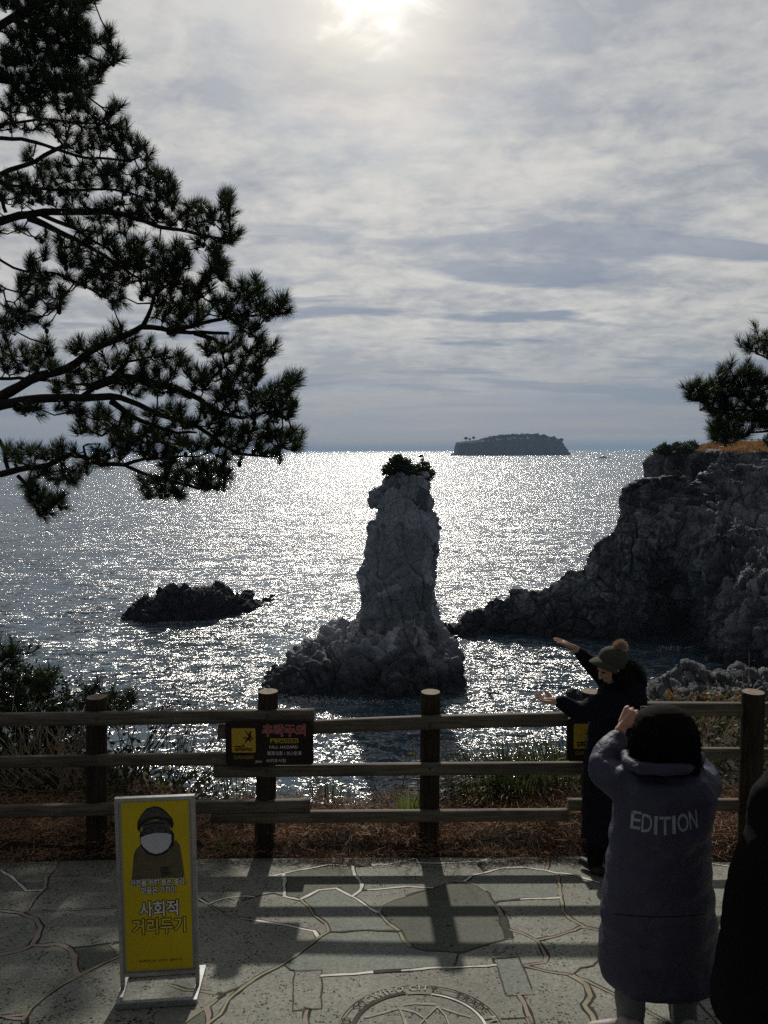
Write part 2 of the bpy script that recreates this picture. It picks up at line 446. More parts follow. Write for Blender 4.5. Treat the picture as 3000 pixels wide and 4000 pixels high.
def blob_rock(name, L, Rr, ys, Yc, front, back, mat, octs, label, cat, K=260, seed=1.0, e=0.8, base=0.0):
    lt = sorted([(y, x) for x, y in L]); rt = sorted([(y, x) for x, y in Rr])
    G = np.zeros((K, len(ys) + 4, 3))
    for j, py in enumerate(ys):
        a = P(interp(py, lt), py, Yc); b_ = P(interp(py, rt), py, Yc)
        cx = (a.x + b_.x) / 2; hw = (b_.x - a.x) / 2; z = (a.z + b_.z) / 2; f = j / (len(ys) - 1)
        for k in range(K):
            t = 2 * math.pi * k / K; cs, sn = math.cos(t), math.sin(t)
            G[k, j + 2] = (cx + hw * math.copysign(abs(cs) ** e, cs), Yc + (front if sn < 0 else back) * (0.25 + 0.75 * f) * math.copysign(abs(sn) ** e, sn), z)
    top = G[:, 2].mean(0)
    for q, f in ((1, 0.5), (0, 0.02)): G[:, q] = top + (G[:, 2] - top) * f; G[:, q, 2] += 0.1 * (1 - f)
    for q, d_ in ((-2, 0.8), (-1, 2.0)): G[:, q] = G[:, -3]; G[:, q, 2] -= d_
    N = grid_normals(G, True); Gf, Nf = G.reshape(-1, 3), N.reshape(-1, 3)
    if ((Gf - Gf.mean(0)) * Nf).sum(1).mean() < 0: Nf = -Nf
    O = rock_displace(Gf, Nf, octs, seed, 0.5)
    t = thing(name, (float(Gf[:, 0].mean()), Yc, base), label, cat)
    link('rock', from_np(name, O, grid_faces(K, G.shape[1], True)), mat, t, True)
    return t
# the low islet: a ridge of several knobs, made as a height field standing in the sea
def ridge(name, prof, base, Yc, hw, mat, octs, label, cat, nu=300, nv=90, seed=2.0, parent=None, base_y=None):
    xs = np.linspace(prof[0][0], prof[-1][0], nu); G = np.zeros((nu, nv, 3))
    for i, x in enumerate(xs):
        py = float(np.interp(x, [p[0] for p in prof], [p[1] for p in prof]))
        Yb = sea(x, float(np.interp(x, [p[0] for p in base], [p[1] for p in base]))).y
        Ym = Yb + hw * 0.8
        z = max(P(x, py, Ym).z, 0.05); ed = min(1.0, min(i, nu - 1 - i) / 10)
        for j in range(nv):
            s = j / (nv - 1) * 2 - 1
            Y = Ym + s * hw * (0.35 + 0.65 * ed)
            zz = z * (1 - abs(s) ** 2.4) - (0.8 if abs(s) > 0.9 else 0) * 1.0 - 0.15
            G[i, j] = (P(x, py, Ym).x / Ym * Y if False else P(x, py, Ym).x, Y, zz)
    N = grid_normals(G); Gf, Nf = G.reshape(-1, 3), N.reshape(-1, 3)
    if Nf[:, 2].mean() < 0: Nf = -Nf
    O = rock_displace(Gf, Nf, octs, seed, 0.5)
    t = thing(name, (float(Gf[:, 0].mean()), float(Gf[:, 1].mean()), 0), label, cat)
    link('rock', from_np(name, O, grid_faces(nu, nv)), mat, t, True); return t
zi = lambda l: [(400 + a / 2.212, 2200 + b_ / 2.212) for a, b_ in l]
ridge('rock_islet', zi([(195, 470), (205, 400), (260, 345), (310, 325), (345, 262), (370, 275), (430, 320), (450, 310), (480, 265), (530, 200), (590, 168), (640, 168), (670, 220), (700, 200), (760, 185), (800, 190), (850, 170), (930, 175), (975, 160), (1020, 190), (1050, 235), (1100, 265), (1140, 290), (1180, 250), (1225, 235), (1280, 280), (1310, 320), (1350, 330), (1400, 322), (1440, 312), (1490, 328)]),
      zi([(195, 480), (430, 515), (700, 505), (900, 490), (1100, 455), (1300, 405), (1490, 335)]), 0, 3.6, m_dark,
      [((0.6, 0.6, 0.6), 0.9, 0.8, 0.5), ((1.7, 1.7, 1.7), 0.3, 0.35, 0.2)], 'low black jagged rock islet out in the glittering sea, with a tail of small rocks', 'rock islet', 320, 80)

# ------------------------------------------------------------------ headland
def cliff():
    tab = [(1700, 2455, 2503, 2.5), (1723, 2446, 2501, 3), (1794, 2427, 2493, 3), (1825, 2395, 2491, 3), (1857, 2384, 2490, 3), (1880, 2392, 2489, 3), (1904, 2350, 2487, 3.5), (1935, 2330, 2487, 3.5), (1970, 2341, 2487, 3.5),
           (2000, 2305, 2488, 4), (2045, 2301, 2488, 4), (2075, 2312, 2489, 4), (2107, 2303, 2490, 4), (2170, 2274, 2497, 5), (2217, 2235, 2500, 5), (2264, 2215, 2503, 5), (2311, 2149, 2505, 5), (2366, 2102, 2507, 5), (2400, 2075, 2508, 5), (2407, 2062, 2509, 5),
           (2411, 1950, 2509, 5), (2433, 1905, 2510, 5), (2460, 1884, 2511, 5.5), (2515, 1863, 2512, 6), (2562, 1861, 2514, 8), (2640, 1852, 2525, 9), (2690, 1874, 2542, 12), (2710, 1876, 2550, 14), (2745, 1850, 2565, 16), (2797, 1817, 2590, 17), (2875, 1806, 2615, 19), (3000, 1784, 2640, 22), (3200, 1765, 2665, 24), (3500, 1740, 2700, 26)]
    X = [t[0] for t in tab]
    xs = np.concatenate([np.linspace(1700, 2403, 330), np.linspace(2406, 2414, 12), np.linspace(2418, 3060, 360), np.linspace(3066, 3500, 60)])
    nv, nc = 230, 14; G = np.zeros((len(xs), nv + nc, 3)); S = np.zeros((len(xs), nv + nc)); C = np.zeros((len(xs), nv + nc))
    for i, x in enumerate(xs):
        ty = float(np.interp(x, X, [t[1] for t in tab])); by = float(np.interp(x, X, [t[2] for t in tab])); sb = float(np.interp(x, X, [t[3] for t in tab]))
        Yb = sea(x, by).y; Yt = Yb + sb; zt = P(x, ty, Yt).z
        main = min(1, max(0, (x - 2330) / 200)); far = min(1, max(0, (x - 2640) / 200))
        for j in range(nv):
            t = j / (nv - 1); z = -1.0 + (zt + 1.0) * t
            g = t * t * (3 - 2 * t) if main < 1 else 0
            lo = max(0, (t - 0.55) / 0.45); lo = lo * lo * (3 - 2 * lo)
            g2 = 0.12 * t + 0.88 * lo
            g3 = 0.25 * t + 0.75 * max(0, (t - 0.45) / 0.55)
            gg = (t * 0.8 + 0.2 * t * t) * (1 - main) + main * (g2 * (1 - far) + g3 * far)
            Y = Yb + sb * gg
            # the dark hollow eaten into the face
            pyy = by + (ty - by) * t
            hol = math.exp(-((x - 2660) / 150) ** 2 - ((z - 3.5) / 5.5) ** 2)
            Y += 8.0 * hol
            # a buttress coming forward at the right edge
            Y -= 5.0 * math.exp(-((x - 3060) / 130) ** 2) * math.exp(-((z - 6) / 6) ** 2)
            G[i, j] = (ray(x, ty).x * Y, Y, z); S[i, j] = max(0, min(1, (z / max(zt, 1) - 0.6) / 0.2)) * main; C[i, j] = 1 - main
        for q in range(nc):
            f = (q + 1) / nc; Y = Yt + f * (6 + 12 * main)
            z = zt * (1 - f) - 1.0 * f if main < 0.3 else zt - (1 - main) * f * zt - 2.5 * math.sin(f * 3.14) * main
            G[i, nv + q] = (ray(x, ty).x * Y, Y, z); S[i, nv + q] = main; C[i, nv + q] = 1 - main
    N = grid_normals(G); Gf, Nf = G.reshape(-1, 3), N.reshape(-1, 3)
    if Nf[:, 1].mean() > 0: Nf = -Nf
    S, C = S.ravel(), C.ravel()
    col = (1 - S) * (1 - C)
    A = rock_displace(Gf, Nf, [((0.26, 0.26, 0.13), 1.5, 1.6, 0.8), ((0.7, 0.7, 0.40), 1.0, 1.0, 0.6), ((1.9, 1.9, 1.3), 0.4, 0.5, 0.25)], 5.0, 0.4) - Gf
    B = rock_displace(Gf, Nf, [((0.22, 0.3, 0.8), 1.2, 1.1, 0.8), ((0.7, 0.7, 1.8), 0.6, 0.6, 0.35)], 8.0, 0.7) - Gf
    D_ = rock_displace(Gf, Nf, [((0.5, 0.5, 0.5), 0.9, 0.9, 0.5), ((1.4, 1.4, 1.4), 0.3, 0.35, 0.2)], 6.0, 0.5) - Gf
    O = Gf + A * col[:, None] + B * S[:, None] + D_ * (C * (1 - S))[:, None]
    return O, grid_faces(len(xs), nv + nc), xs
O, Fq, _ = cliff()
def upper():
    tab = [(2536, 1840), (2539, 1806), (2552, 1786), (2575, 1775), (2620, 1766), (2700, 1764), (2728, 1752), (2760, 1742), (2806, 1735), (2900, 1732), (3000, 1732), (3200, 1728), (3500, 1722)]
    xs = np.linspace(2536, 3500, 300); nv, nc = 90, 40; G = np.zeros((len(xs), nv + nc, 3))
    for i, x in enumerate(xs):
        ty = float(np.interp(x, [t[0] for t in tab], [t[1] for t in tab])); rt = 1771 if x > 2700 else ty + 2
        rt = float(np.interp(x, [2536, 2700, 2760, 3500], [0, 0, 1, 1])) * (1768 - ty) + ty + 1
        Y0 = 104 + 3 * math.sin(x / 60); z1 = P(x, rt, Y0 + 2).z
        for j in range(nv):
            t = j / (nv - 1); G[i, j] = (ray(x, ty).x * Y0, Y0 + 2 * t, 6 + (z1 - 6) * t)
        zt = P(x, ty, Y0 + 9).z
        for q in range(nc):
            f = (q + 1) / nc; f2 = min(1, f * 3); Y = Y0 + 2 + f * 25
            G[i, nv + q] = (ray(x, ty).x * Y, Y, z1 + (zt - z1) * f2 - max(0, f - 0.35) * 1.5)
    N = grid_normals(G); Gf, Nf = G.reshape(-1, 3), N.reshape(-1, 3)
    if Nf[:, 1].mean() > 0: Nf = -Nf
    msk = np.ones((len(xs), nv + nc)); msk[:, nv:] = 0.15; msk[:, nv - 6:nv] = 0.5
    O2 = rock_displace(Gf, Nf, [((0.35, 0.35, 0.25), 1.4, 1.2, 0.6), ((1.0, 1.0, 0.9), 0.5, 0.5, 0.25)], 9.0, 0.5, msk.ravel())
    return O2, grid_faces(len(xs), nv + nc), G[:, nv:]
O2, F2, TOP = upper()
V = np.concatenate([O, O2]); Fa = np.concatenate([Fq, F2 + len(O)])
tag(link('headland', from_np('headland', V, Fa), m_cliff, None, False), kind='structure')
# dry grass on its top
m_dry = leafmat('dry_grass', (0.30, 0.15, 0.06), (0.42, 0.26, 0.12), 0.5, 0.4)
nG = 26000
iu = rng.integers(50, 299, nG); iv = rng.integers(0, 26, nG)
c = TOP[iu, iv] + rng.normal(size=(nG, 3)) * (0.25, 0.35, 0.05)
keep = noise_m = np.array([noise.noise(Vector((p[0] * .35, p[1] * .35, 3))) > -0.25 for p in c]); c = c[keep]
d = np.zeros_like(c); d[:, 2] = rng.uniform(0.15, 0.6, len(c)); d[:, 0] = rng.normal(size=len(c)) * .2; d[:, 1] = rng.normal(size=len(c)) * .15
V, Fq = quads_np(c, d, perp(d), 0.05, 0.01)
tag(link('dry_grass', from_np('dry_grass', V, Fq), m_dry), kind='stuff')

# the mound of broken slabs on the shore, lower right
def mound():
    prof = [(2505, 2745), (2545, 2700), (2575, 2670), (2610, 2640), (2645, 2618), (2672, 2600), (2710, 2597), (2750, 2612), (2790, 2628), (2830, 2610), (2880, 2606), (2940, 2612), (3000, 2622), (3200, 2650), (3350, 2720)]
    xs = np.linspace(2505, 3350, 330); nv = 120; G = np.zeros((len(xs), nv, 3))
    for i, x in enumerate(xs):
        ty = float(np.interp(x, [t[0] for t in prof], [t[1] for t in prof]))
        Yt = 60; zt = P(x, ty, Yt).z
        for j in range(nv):
            s = j / (nv - 1)
            if s < 0.7: f = s / 0.7; Y = 44 + 16 * f; z = -0.8 + (zt + 0.8) * (f ** 0.75)
            else: f = (s - 0.7) / 0.3; Y = 60 + 8 * f; z = zt + (-1 - zt) * f ** 1.3
            G[i, j] = (ray(x, ty).x * (Yt + (Y - Yt) * 0.6), Y, z)
    N = grid_normals(G); Gf, Nf = G.reshape(-1, 3), N.reshape(-1, 3)
    if Nf[:, 2].mean() < 0: Nf = -Nf
    O = rock_displace(Gf, Nf, [((0.38, 0.42, 0.8), 0.5, 1.5, 0.5), ((1.0, 1.0, 1.8), 0.25, 0.7, 0.2)], 4.0, 0.3)
    t = thing('rock_mound', (float(Gf[:, 0].mean()), 56, 0), 'grey mound of broken angular slabs on the shore below the cliff, behind the fence', 'rock mound')
    link('rock', from_np('mound', O, grid_faces(len(xs), nv)), m_mound, t, True)
mound()
ridge('shore_rock', [(2205, 2725), (2220, 2705), (2240, 2695), (2262, 2700), (2280, 2712), (2300, 2722), (2330, 2740)], [(2205, 2735), (2330, 2745)], 0, 1.6, m_dark,
      [((1.2, 1.2, 1.2), 0.5, 0.5, 0.3), ((3, 3, 3), 0.15, 0.2, 0.1)], 'small dark rock awash beyond the fence, beside the reaching hand', 'rock', 80, 40)

# ------------------------------------------------------------------ island
def island():
    pr = [(1758, 1777), (1779, 1771), (1784, 1730), (1786, 1728), (1816, 1725), (1878, 1720), (1900, 1718), (1926, 1714), (2004, 1711), (2071, 1711), (2115, 1713), (2143, 1718), (2177, 1721), (2189, 1740), (2206, 1759), (2220, 1776)]
    D0 = 3050; nu, nv = 220, 50; xs = np.linspace(1758, 2222, nu); G = np.zeros((nu, nv, 3))
    for i, x in enumerate(xs):
        ty = float(np.interp(x, [p[0] for p in pr], [p[1] for p in pr])); z = max(P(x, ty, D0).z, 0.5); ed = math.sin(math.pi * min(1, max(0, (x - 1750) / 480))) ** 0.5
        for j in range(nv):
            s = j / (nv - 1) * 2 - 1
            G[i, j] = (ray(x, ty).x * D0, D0 + s * 170 * ed, -2 + (z + 2) * (1 - abs(s) ** 9) ** 0.8 if abs(s) < 1 else -4)
    G[:, 0, 2] = -4; G[:, -1, 2] = -4
    N = grid_normals(G); Gf, Nf = G.reshape(-1, 3), N.reshape(-1, 3)
    if Nf[:, 2].mean() < 0: Nf = -Nf
    O = rock_displace(Gf, Nf, [((0.05, 0.05, 0.012), 5, 4, 4)], 2.0, 0.4)
    m, nt, b, oc = newmat('island_rock', 0.9, 0.1)
    n = nt.noise(nt.scalevec(oc, (1, 1, 0.35)), 0.03, 5, 0.6); nt.set(b, 'Base Color', nt.ramp(n, [(0.35, (0.05, 0.055, 0.06)), (0.7, (0.11, 0.11, 0.115))]))
    t = thing('island', (ray(1990, 1775).x * D0, D0, 0), 'distant flat-topped cliff island hazy on the horizon', 'island')
    link('rock', from_np('island', O, grid_faces(nu, nv)), m, t, True)
    mg = leafmat('far_foliage', (0.03, 0.045, 0.03), (0.055, 0.07, 0.045), 0.05, 0.0)
    cs = []
    for x in np.linspace(1882, 2176, 84):
        ty = float(np.interp(x, [p[0] for p in pr], [p[1] for p in pr]))
        for q in range(5):
            p = P(x + random.uniform(-3, 3), ty, D0); s = random.uniform(-120, 120) if q else 0
            h = (9 + 12 * noise.noise(Vector((x * .07, 0, 0))) + 5 * noise.noise(Vector((x * .25, q, 0)))) * math.sin(math.pi * (x - 1875) / 310) ** .6
            k = 90; zz_ = random.uniform(.6, 1.7); h *= random.uniform(.35, 1.25)
            u = runit(k) * (5 * zz_, 6 * zz_, 3.2 * zz_) * np.array(rng.uniform(.6, 1, (k, 1)))
            cs.append(u + np.array((p.x, D0 - 20 + s * 0.8, p.z + max(h, 1) - 1)))
    c = np.concatenate(cs); d = runit(len(c)) * 3.4; V, Fq = leaves_np(c, d, perp(d), 1.6)
    w_ = link('wood', from_np('island_wood', V, Fq), mg); w_.name = 'island_wood'; tag(w_, kind='stuff')
    for px, py, s, lab in ((1820, 1713, 1.0, 'leftmost broad-topped tree on the left end of the distant island'), (1835, 1716, 0.55, 'small tree squeezed between two others at the left end of the island'), (1850, 1711, 0.8, 'flat-topped tree nearest the island wood on its left side'), (2164, 1709, 0.7, 'lone small tree on the right shoulder of the distant island'), (2150, 1712, 0.8, 'tree at the right end of the island wood')):
        D1 = D0 - 100; p = P(px, py, D1); k = 420
        ty = float(np.interp(px, [q[0] for q in pr], [q[1] for q in pr])); zb = P(px, ty, D1).z - 2
        tr = thing('island_tree', (p.x, D1, zb), lab, 'tree', 'single trees on the island')
        MB().tube([(p.x, D1, zb), (p.x + 1, D1, p.z)], [1.0, 0.5], 5).build('trunk', mg, tr)
        u = runit(k) * (7 * s, 7 * s, 4.6 * s) * rng.uniform(.5, 1, (k, 1)) + np.array((p.x, D1, p.z + 1)); d = runit(k) * 2.8
        V, Fq = leaves_np(u, d, perp(d), 0.9); link('crown', from_np('far_crown', V, Fq), mg, tr)
island()

# ------------------------------------------------------------------ boats
m_hull = simple('boat_hull', (0.05, 0.06, 0.08), (0.07, 0.08, 0.1), 2, 0.5)
m_cab = simple('boat_cabin', (0.55, 0.56, 0.58), (0.65, 0.66, 0.68), 2, 0.5)
def boat(px, py, L, label, big=True):
    p = sea(px, py); t = thing('boat', p, label, 'boat', None)
    bm = bmesh.new(); n = 12; rows = []
    for i in range(n + 1):
        s = i / n; wd = 0.11 * L * math.sin(math.pi * (0.12 + 0.80 * s) if s < 0.9 else math.pi * 0.94) ** 0.6 * (1 if s > 0.02 else 0.05); zz = 0.07 * L + 0.05 * L * (1 - s) ** 3
        rows.append([bm.verts.new((p.x - L / 2 + L * s, p.y + wd * k_, zk)) for k_, zk in ((-1, zz), (-0.7, -0.3), (0.7, -0.3), (1, zz))])
    for i in range(n):
        for k in range(3): bm.faces.new((rows[i][k], rows[i + 1][k], rows[i + 1][k + 1], rows[i][k + 1]))
        bm.faces.new((rows[i][3], rows[i + 1][3], rows[i + 1][0], rows[i][0]))
    bm.faces.new(rows[0]); bm.faces.new(rows[-1])
    link('hull', from_bm('hull', bm), m_hull, t)
    if big:
        bm = bmesh.new(); box(bm, (p.x + 0.02 * L, p.y, 0.12 * L), 0.34 * L, 0.14 * L, 0.10 * L, bev=0.1); link('cabin', from_bm('cabin', bm), m_cab, t)
        bm = bmesh.new(); box(bm, (p.x - 0.05 * L, p.y, 0.20 * L), 0.13 * L, 0.12 * L, 0.09 * L, bev=0.1); link('wheelhouse', from_bm('wheelhouse', bm), m_cab, t)
        MB().tube([(p.x - 0.03 * L, p.y, .2 * L), (p.x - 0.03 * L, p.y, .36 * L)], 0.12, 5).build('mast', m_hull, t)
    else:
        bm = bmesh.new(); box(bm, (p.x + 0.12 * L, p.y, 0.13 * L), 0.2 * L, 0.12 * L, 0.12 * L, bev=0.08); link('cabin', from_bm('cabin', bm), m_hull, t)
boat(2360, 1790, 25, 'white and dark passenger boat, the largest boat on the sea right of the island')
boat(2303, 1776, 16, 'low dark boat just right of the island, second of the far boats', False)
boat(2259, 1775, 7, 'tiny dark boat closest to the right foot of the island', False)
boat(2476, 1766, 15, 'tiny boat on the horizon nearest the cliff', False)
# ------------------------------------------------------------------ paving
def stone_mat(name, base, pit, dens, thr, tint):
    m, nt, b, oc = newmat(name, 0.8, 0.3)
    big = nt.noise(oc, 1.3, 4, 0.6); fine = nt.noise(oc, 55, 4, 0.7); med = nt.noise(oc, 9, 4, 0.6)
    col = nt.ramp(big, [(0.3, tuple(x * 0.75 for x in base)), (0.7, tuple(x * 1.25 for x in base))])
    col = nt.mix(1.0, col, nt.ramp(fine, [(0.3, 0.55), (0.7, 1.4)]), 'MULTIPLY')
    col = nt.mix(0.35, col, nt.mix(1.0, col, tint, 'MULTIPLY'))
    wv = nt.vmath('ADD', oc, nt.vmath('SCALE', nt.n.new('ShaderNodeTexNoise').outputs['Color'], 0.01))
    p1 = nt.voro(wv, pit, 'F1'); 
    sel = nt.voro(wv, pit, 'F1', 'Color'); selv = nt.node('ShaderNodeSeparateXYZ', Vector=sel).outputs[0]
    siz = nt.math('MULTIPLY', nt.ramp(selv, [(1 - dens, 0.0), (1.0, 1.0)]), nt.ramp(med, [(0.4, 0.25), (0.62, 1.0)]))
    pm = nt.math('LESS_THAN', p1, nt.math('MULTIPLY', siz, thr))
    col = nt.mix(nt.math('MULTIPLY', pm, 0.92), col, (0.012, 0.012, 0.011))
    nt.set(b, 'Base Color', col)
    h = nt.math('SUBTRACT', nt.math('ADD', nt.math('MULTIPLY', fine, 0.35), nt.math('MULTIPLY', med, 0.6)), nt.math('MULTIPLY', pm, 1.2))
    nt.set(b, 'Normal', nt.bump(h, 0.7, 0.004))
    return m
STONE = [stone_mat('basalt_slab_sparse', (0.105, 0.112, 0.092), 26, 0.45, 0.42, (0.9, 0.95, 0.85)),
         stone_mat('basalt_slab_porous', (0.235, 0.24, 0.21), 60, 0.9, 0.60, (0.95, 0.97, 0.9)),
         stone_mat('basalt_slab_smooth', (0.20, 0.215, 0.19), 40, 0.14, 0.35, (0.9, 0.98, 0.95)),
         stone_mat('basalt_slab_coarse', (0.15, 0.155, 0.128), 17, 0.5, 0.40, (0.95, 0.93, 0.8))]
MORT = {'w': simple('pale_mortar', (0.82, 0.80, 0.74), (0.58, 0.56, 0.5), 9, 0.9, bs=0.5),
        'p': simple('pink_mortar', (0.27, 0.215, 0.19), (0.34, 0.285, 0.25), 9, 0.9, bs=0.5),
        'y': simple('ochre_mortar', (0.36, 0.335, 0.23), (0.24, 0.22, 0.16), 9, 0.9, bs=0.5),
        'd': simple('dark_joint', (0.03, 0.03, 0.028), (0.07, 0.065, 0.05), 9, 0.9, bs=0.5)}
A = lambda l, s=1.185, ox=1000, oy=3300: [(ox + a / s, oy + b_ / s) for a, b_ in l]
B = lambda l: A(l, 1.659, 0, 3300)
C_ = lambda l: A(l, 1.746, 2050, 3100)
LINES = [  # traced joints: colour, width in metres, points
 ('w', .016, A([(40, 150), (130, 133), (250, 108), (340, 92), (445, 100), (600, 92), (745, 65), (750, 82), (850, 86), (1035, 78), (1110, 48), (1160, 20)])),
 ('w', .015, A([(445, 100), (452, 140), (490, 185), (484, 215), (445, 240)])),
 ('w', .016, A([(1035, 78), (1030, 95), (1058, 120)])),
 ('w', .015, A([(965, 170), (1000, 145), (1058, 128), (1150, 108), (1230, 104), (1340, 120), (1385, 132), (1470, 140), (1590, 178)])),
 ('p', .020, A([(1362, 20), (1352, 45), (1350, 95), (1340, 120)])),
 ('y', .020, A([(1392, 132), (1405, 190), (1415, 260), (1420, 310), (1460, 345), (1520, 382), (1600, 395)])),
 ('d', .012, A([(-60, 260), (20, 235), (80, 225), (130, 238)])),
 ('w', .016, A([(130, 238), (200, 256), (290, 212), (370, 200), (440, 240), (500, 275), (555, 310)])),
 ('w', .014, A([(130, 145), (135, 240)])),
 ('w', .014, A([(445, 240), (490, 215), (600, 203), (700, 194), (815, 200)])),
 ('y', .016, A([(208, 256), (250, 290), (270, 330), (320, 365), (335, 405)])),
 ('d', .016, A([(570, 315), (585, 280), (640, 250), (760, 218), (880, 182), (965, 170), (1030, 190), (1080, 225), (1110, 280)])),
 ('y', .034, A([(1110, 280), (1145, 340), (1155, 385), (1170, 435)])),
 ('d', .014, A([(1170, 435), (1080, 460), (1000, 485), (960, 500), (880, 495), (780, 490), (720, 470)])),
 ('y', .020, A([(720, 470), (680, 440), (670, 400), (615, 365), (570, 315)])),
 ('w', .013, A([(1120, 262), (1250, 250), (1400, 246)])),
 ('d', .014, A([(335, 405), (420, 403), (520, 395), (600, 398), (675, 403)])),
 ('y', .016, A([(335, 405), (280, 440), (200, 500), (120, 555), (0, 620), (-60, 660), (-130, 720), (-170, 790), (-250, 850)])),
 ('w', .013, A([(-60, 340), (60, 360), (180, 380), (270, 400), (285, 425)])),
 ('p', .018, A([(1165, 395), (1230, 410), (1300, 445), (1320, 480), (1340, 520), (1330, 545), (1240, 562)])),
 ('p', .016, A([(1300, 445), (1390, 425), (1470, 398), (1500, 382)])),
 ('p', .016, A([(1240, 562), (1340, 585), (1460, 605), (1530, 630), (1660, 695)])),
 ('y', .030, A([(1460, 605), (1530, 650), (1545, 700), (1520, 740), (1560, 790), (1570, 860)])),
 ('d', .010, A([(1470, 600), (1500, 570), (1560, 560), (1590, 530)])),
 ('w', .014, A([(305, 606), (480, 598), (640, 585), (800, 572), (950, 568), (1105, 558)])),
 ('d', .012, A([(940, 503), (930, 540), (915, 570)])),
 ('p', .020, A([(235, 765), (232, 860)])), ('p', .022, A([(1218, 695), (1270, 820), (1290, 860)])),
 ('d', .008, A([(1050, 812), (1255, 800)])),
 ('d', .010, A([(120, 555), (160, 580)])),
 # left side
 ('p', .024, B([(370, 110), (350, 160), (300, 205), (290, 280), (230, 340), (170, 430), (130, 440), (0, 430), (-120, 440)])),
 ('p', .014, B([(310, 205), (400, 198), (510, 202)])),
 ('p', .012, B([(170, 435), (400, 428), (610, 415), (780, 405)])),
 ('p', .030, B([(150, 450), (225, 480), (260, 530), (240, 600), (205, 655), (120, 690), (0, 715), (-100, 740)])),
 ('p', .026, B([(205, 655), (300, 650), (370, 640), (420, 655), (460, 680), (485, 740), (490, 830)])),
 ('d', .012, B([(460, 665), (580, 655), (780, 625)])),
 ('y', .016, B([(790, 715), (660, 775), (500, 850), (380, 920), (290, 985), (200, 1060), (155, 1130), (160, 1220)])),
 ('d', .008, B([(710, 650), (760, 710)])),
 ('w', .012, B([(0, 165), (90, 215), (170, 300)])),
 ('y', .014, B([(1090, 910), (1200, 940), (1450, 968), (1560, 920), (1680, 855)])),
 ('y', .014, B([(1450, 975), (1340, 1055), (1200, 1145), (1130, 1200)])),
 ('p', .024, B([(1340, 1055), (1352, 1100), (1345, 1200)])),
 ('w', .012, B([(1290, 350), (1350, 385), (1450, 350), (1560, 335), (1640, 338)])),
 ('y', .010, B([(1350, 385), (1430, 450), (1659, 490)])),
 ('p', .016, B([(0, 1120), (155, 1130)])),
 # right side
 ('w', .012, C_([(1270, 480), (1400, 500)])), ('d', .010, C_([(1290, 950), (1360, 960)])),
 ('y', .016, C_([(640, 1390), (800, 1470), (960, 1560), (1050, 1640)])), ('d', .012, C_([(1150, 1380), (1230, 1480), (1330, 1600)])),
 ('y', .018, C_([(1560, 300), (1570, 700), (1640, 900)]))]
SLABS = [A([(178, 583), (302, 578), (300, 755), (170, 768)]), A([(1098, 528), (1212, 520), (1292, 690), (1160, 697)])]
def g2(p, dz=0.0):
    q = ground(p[0], p[1], dz); return (q.x, q.y)
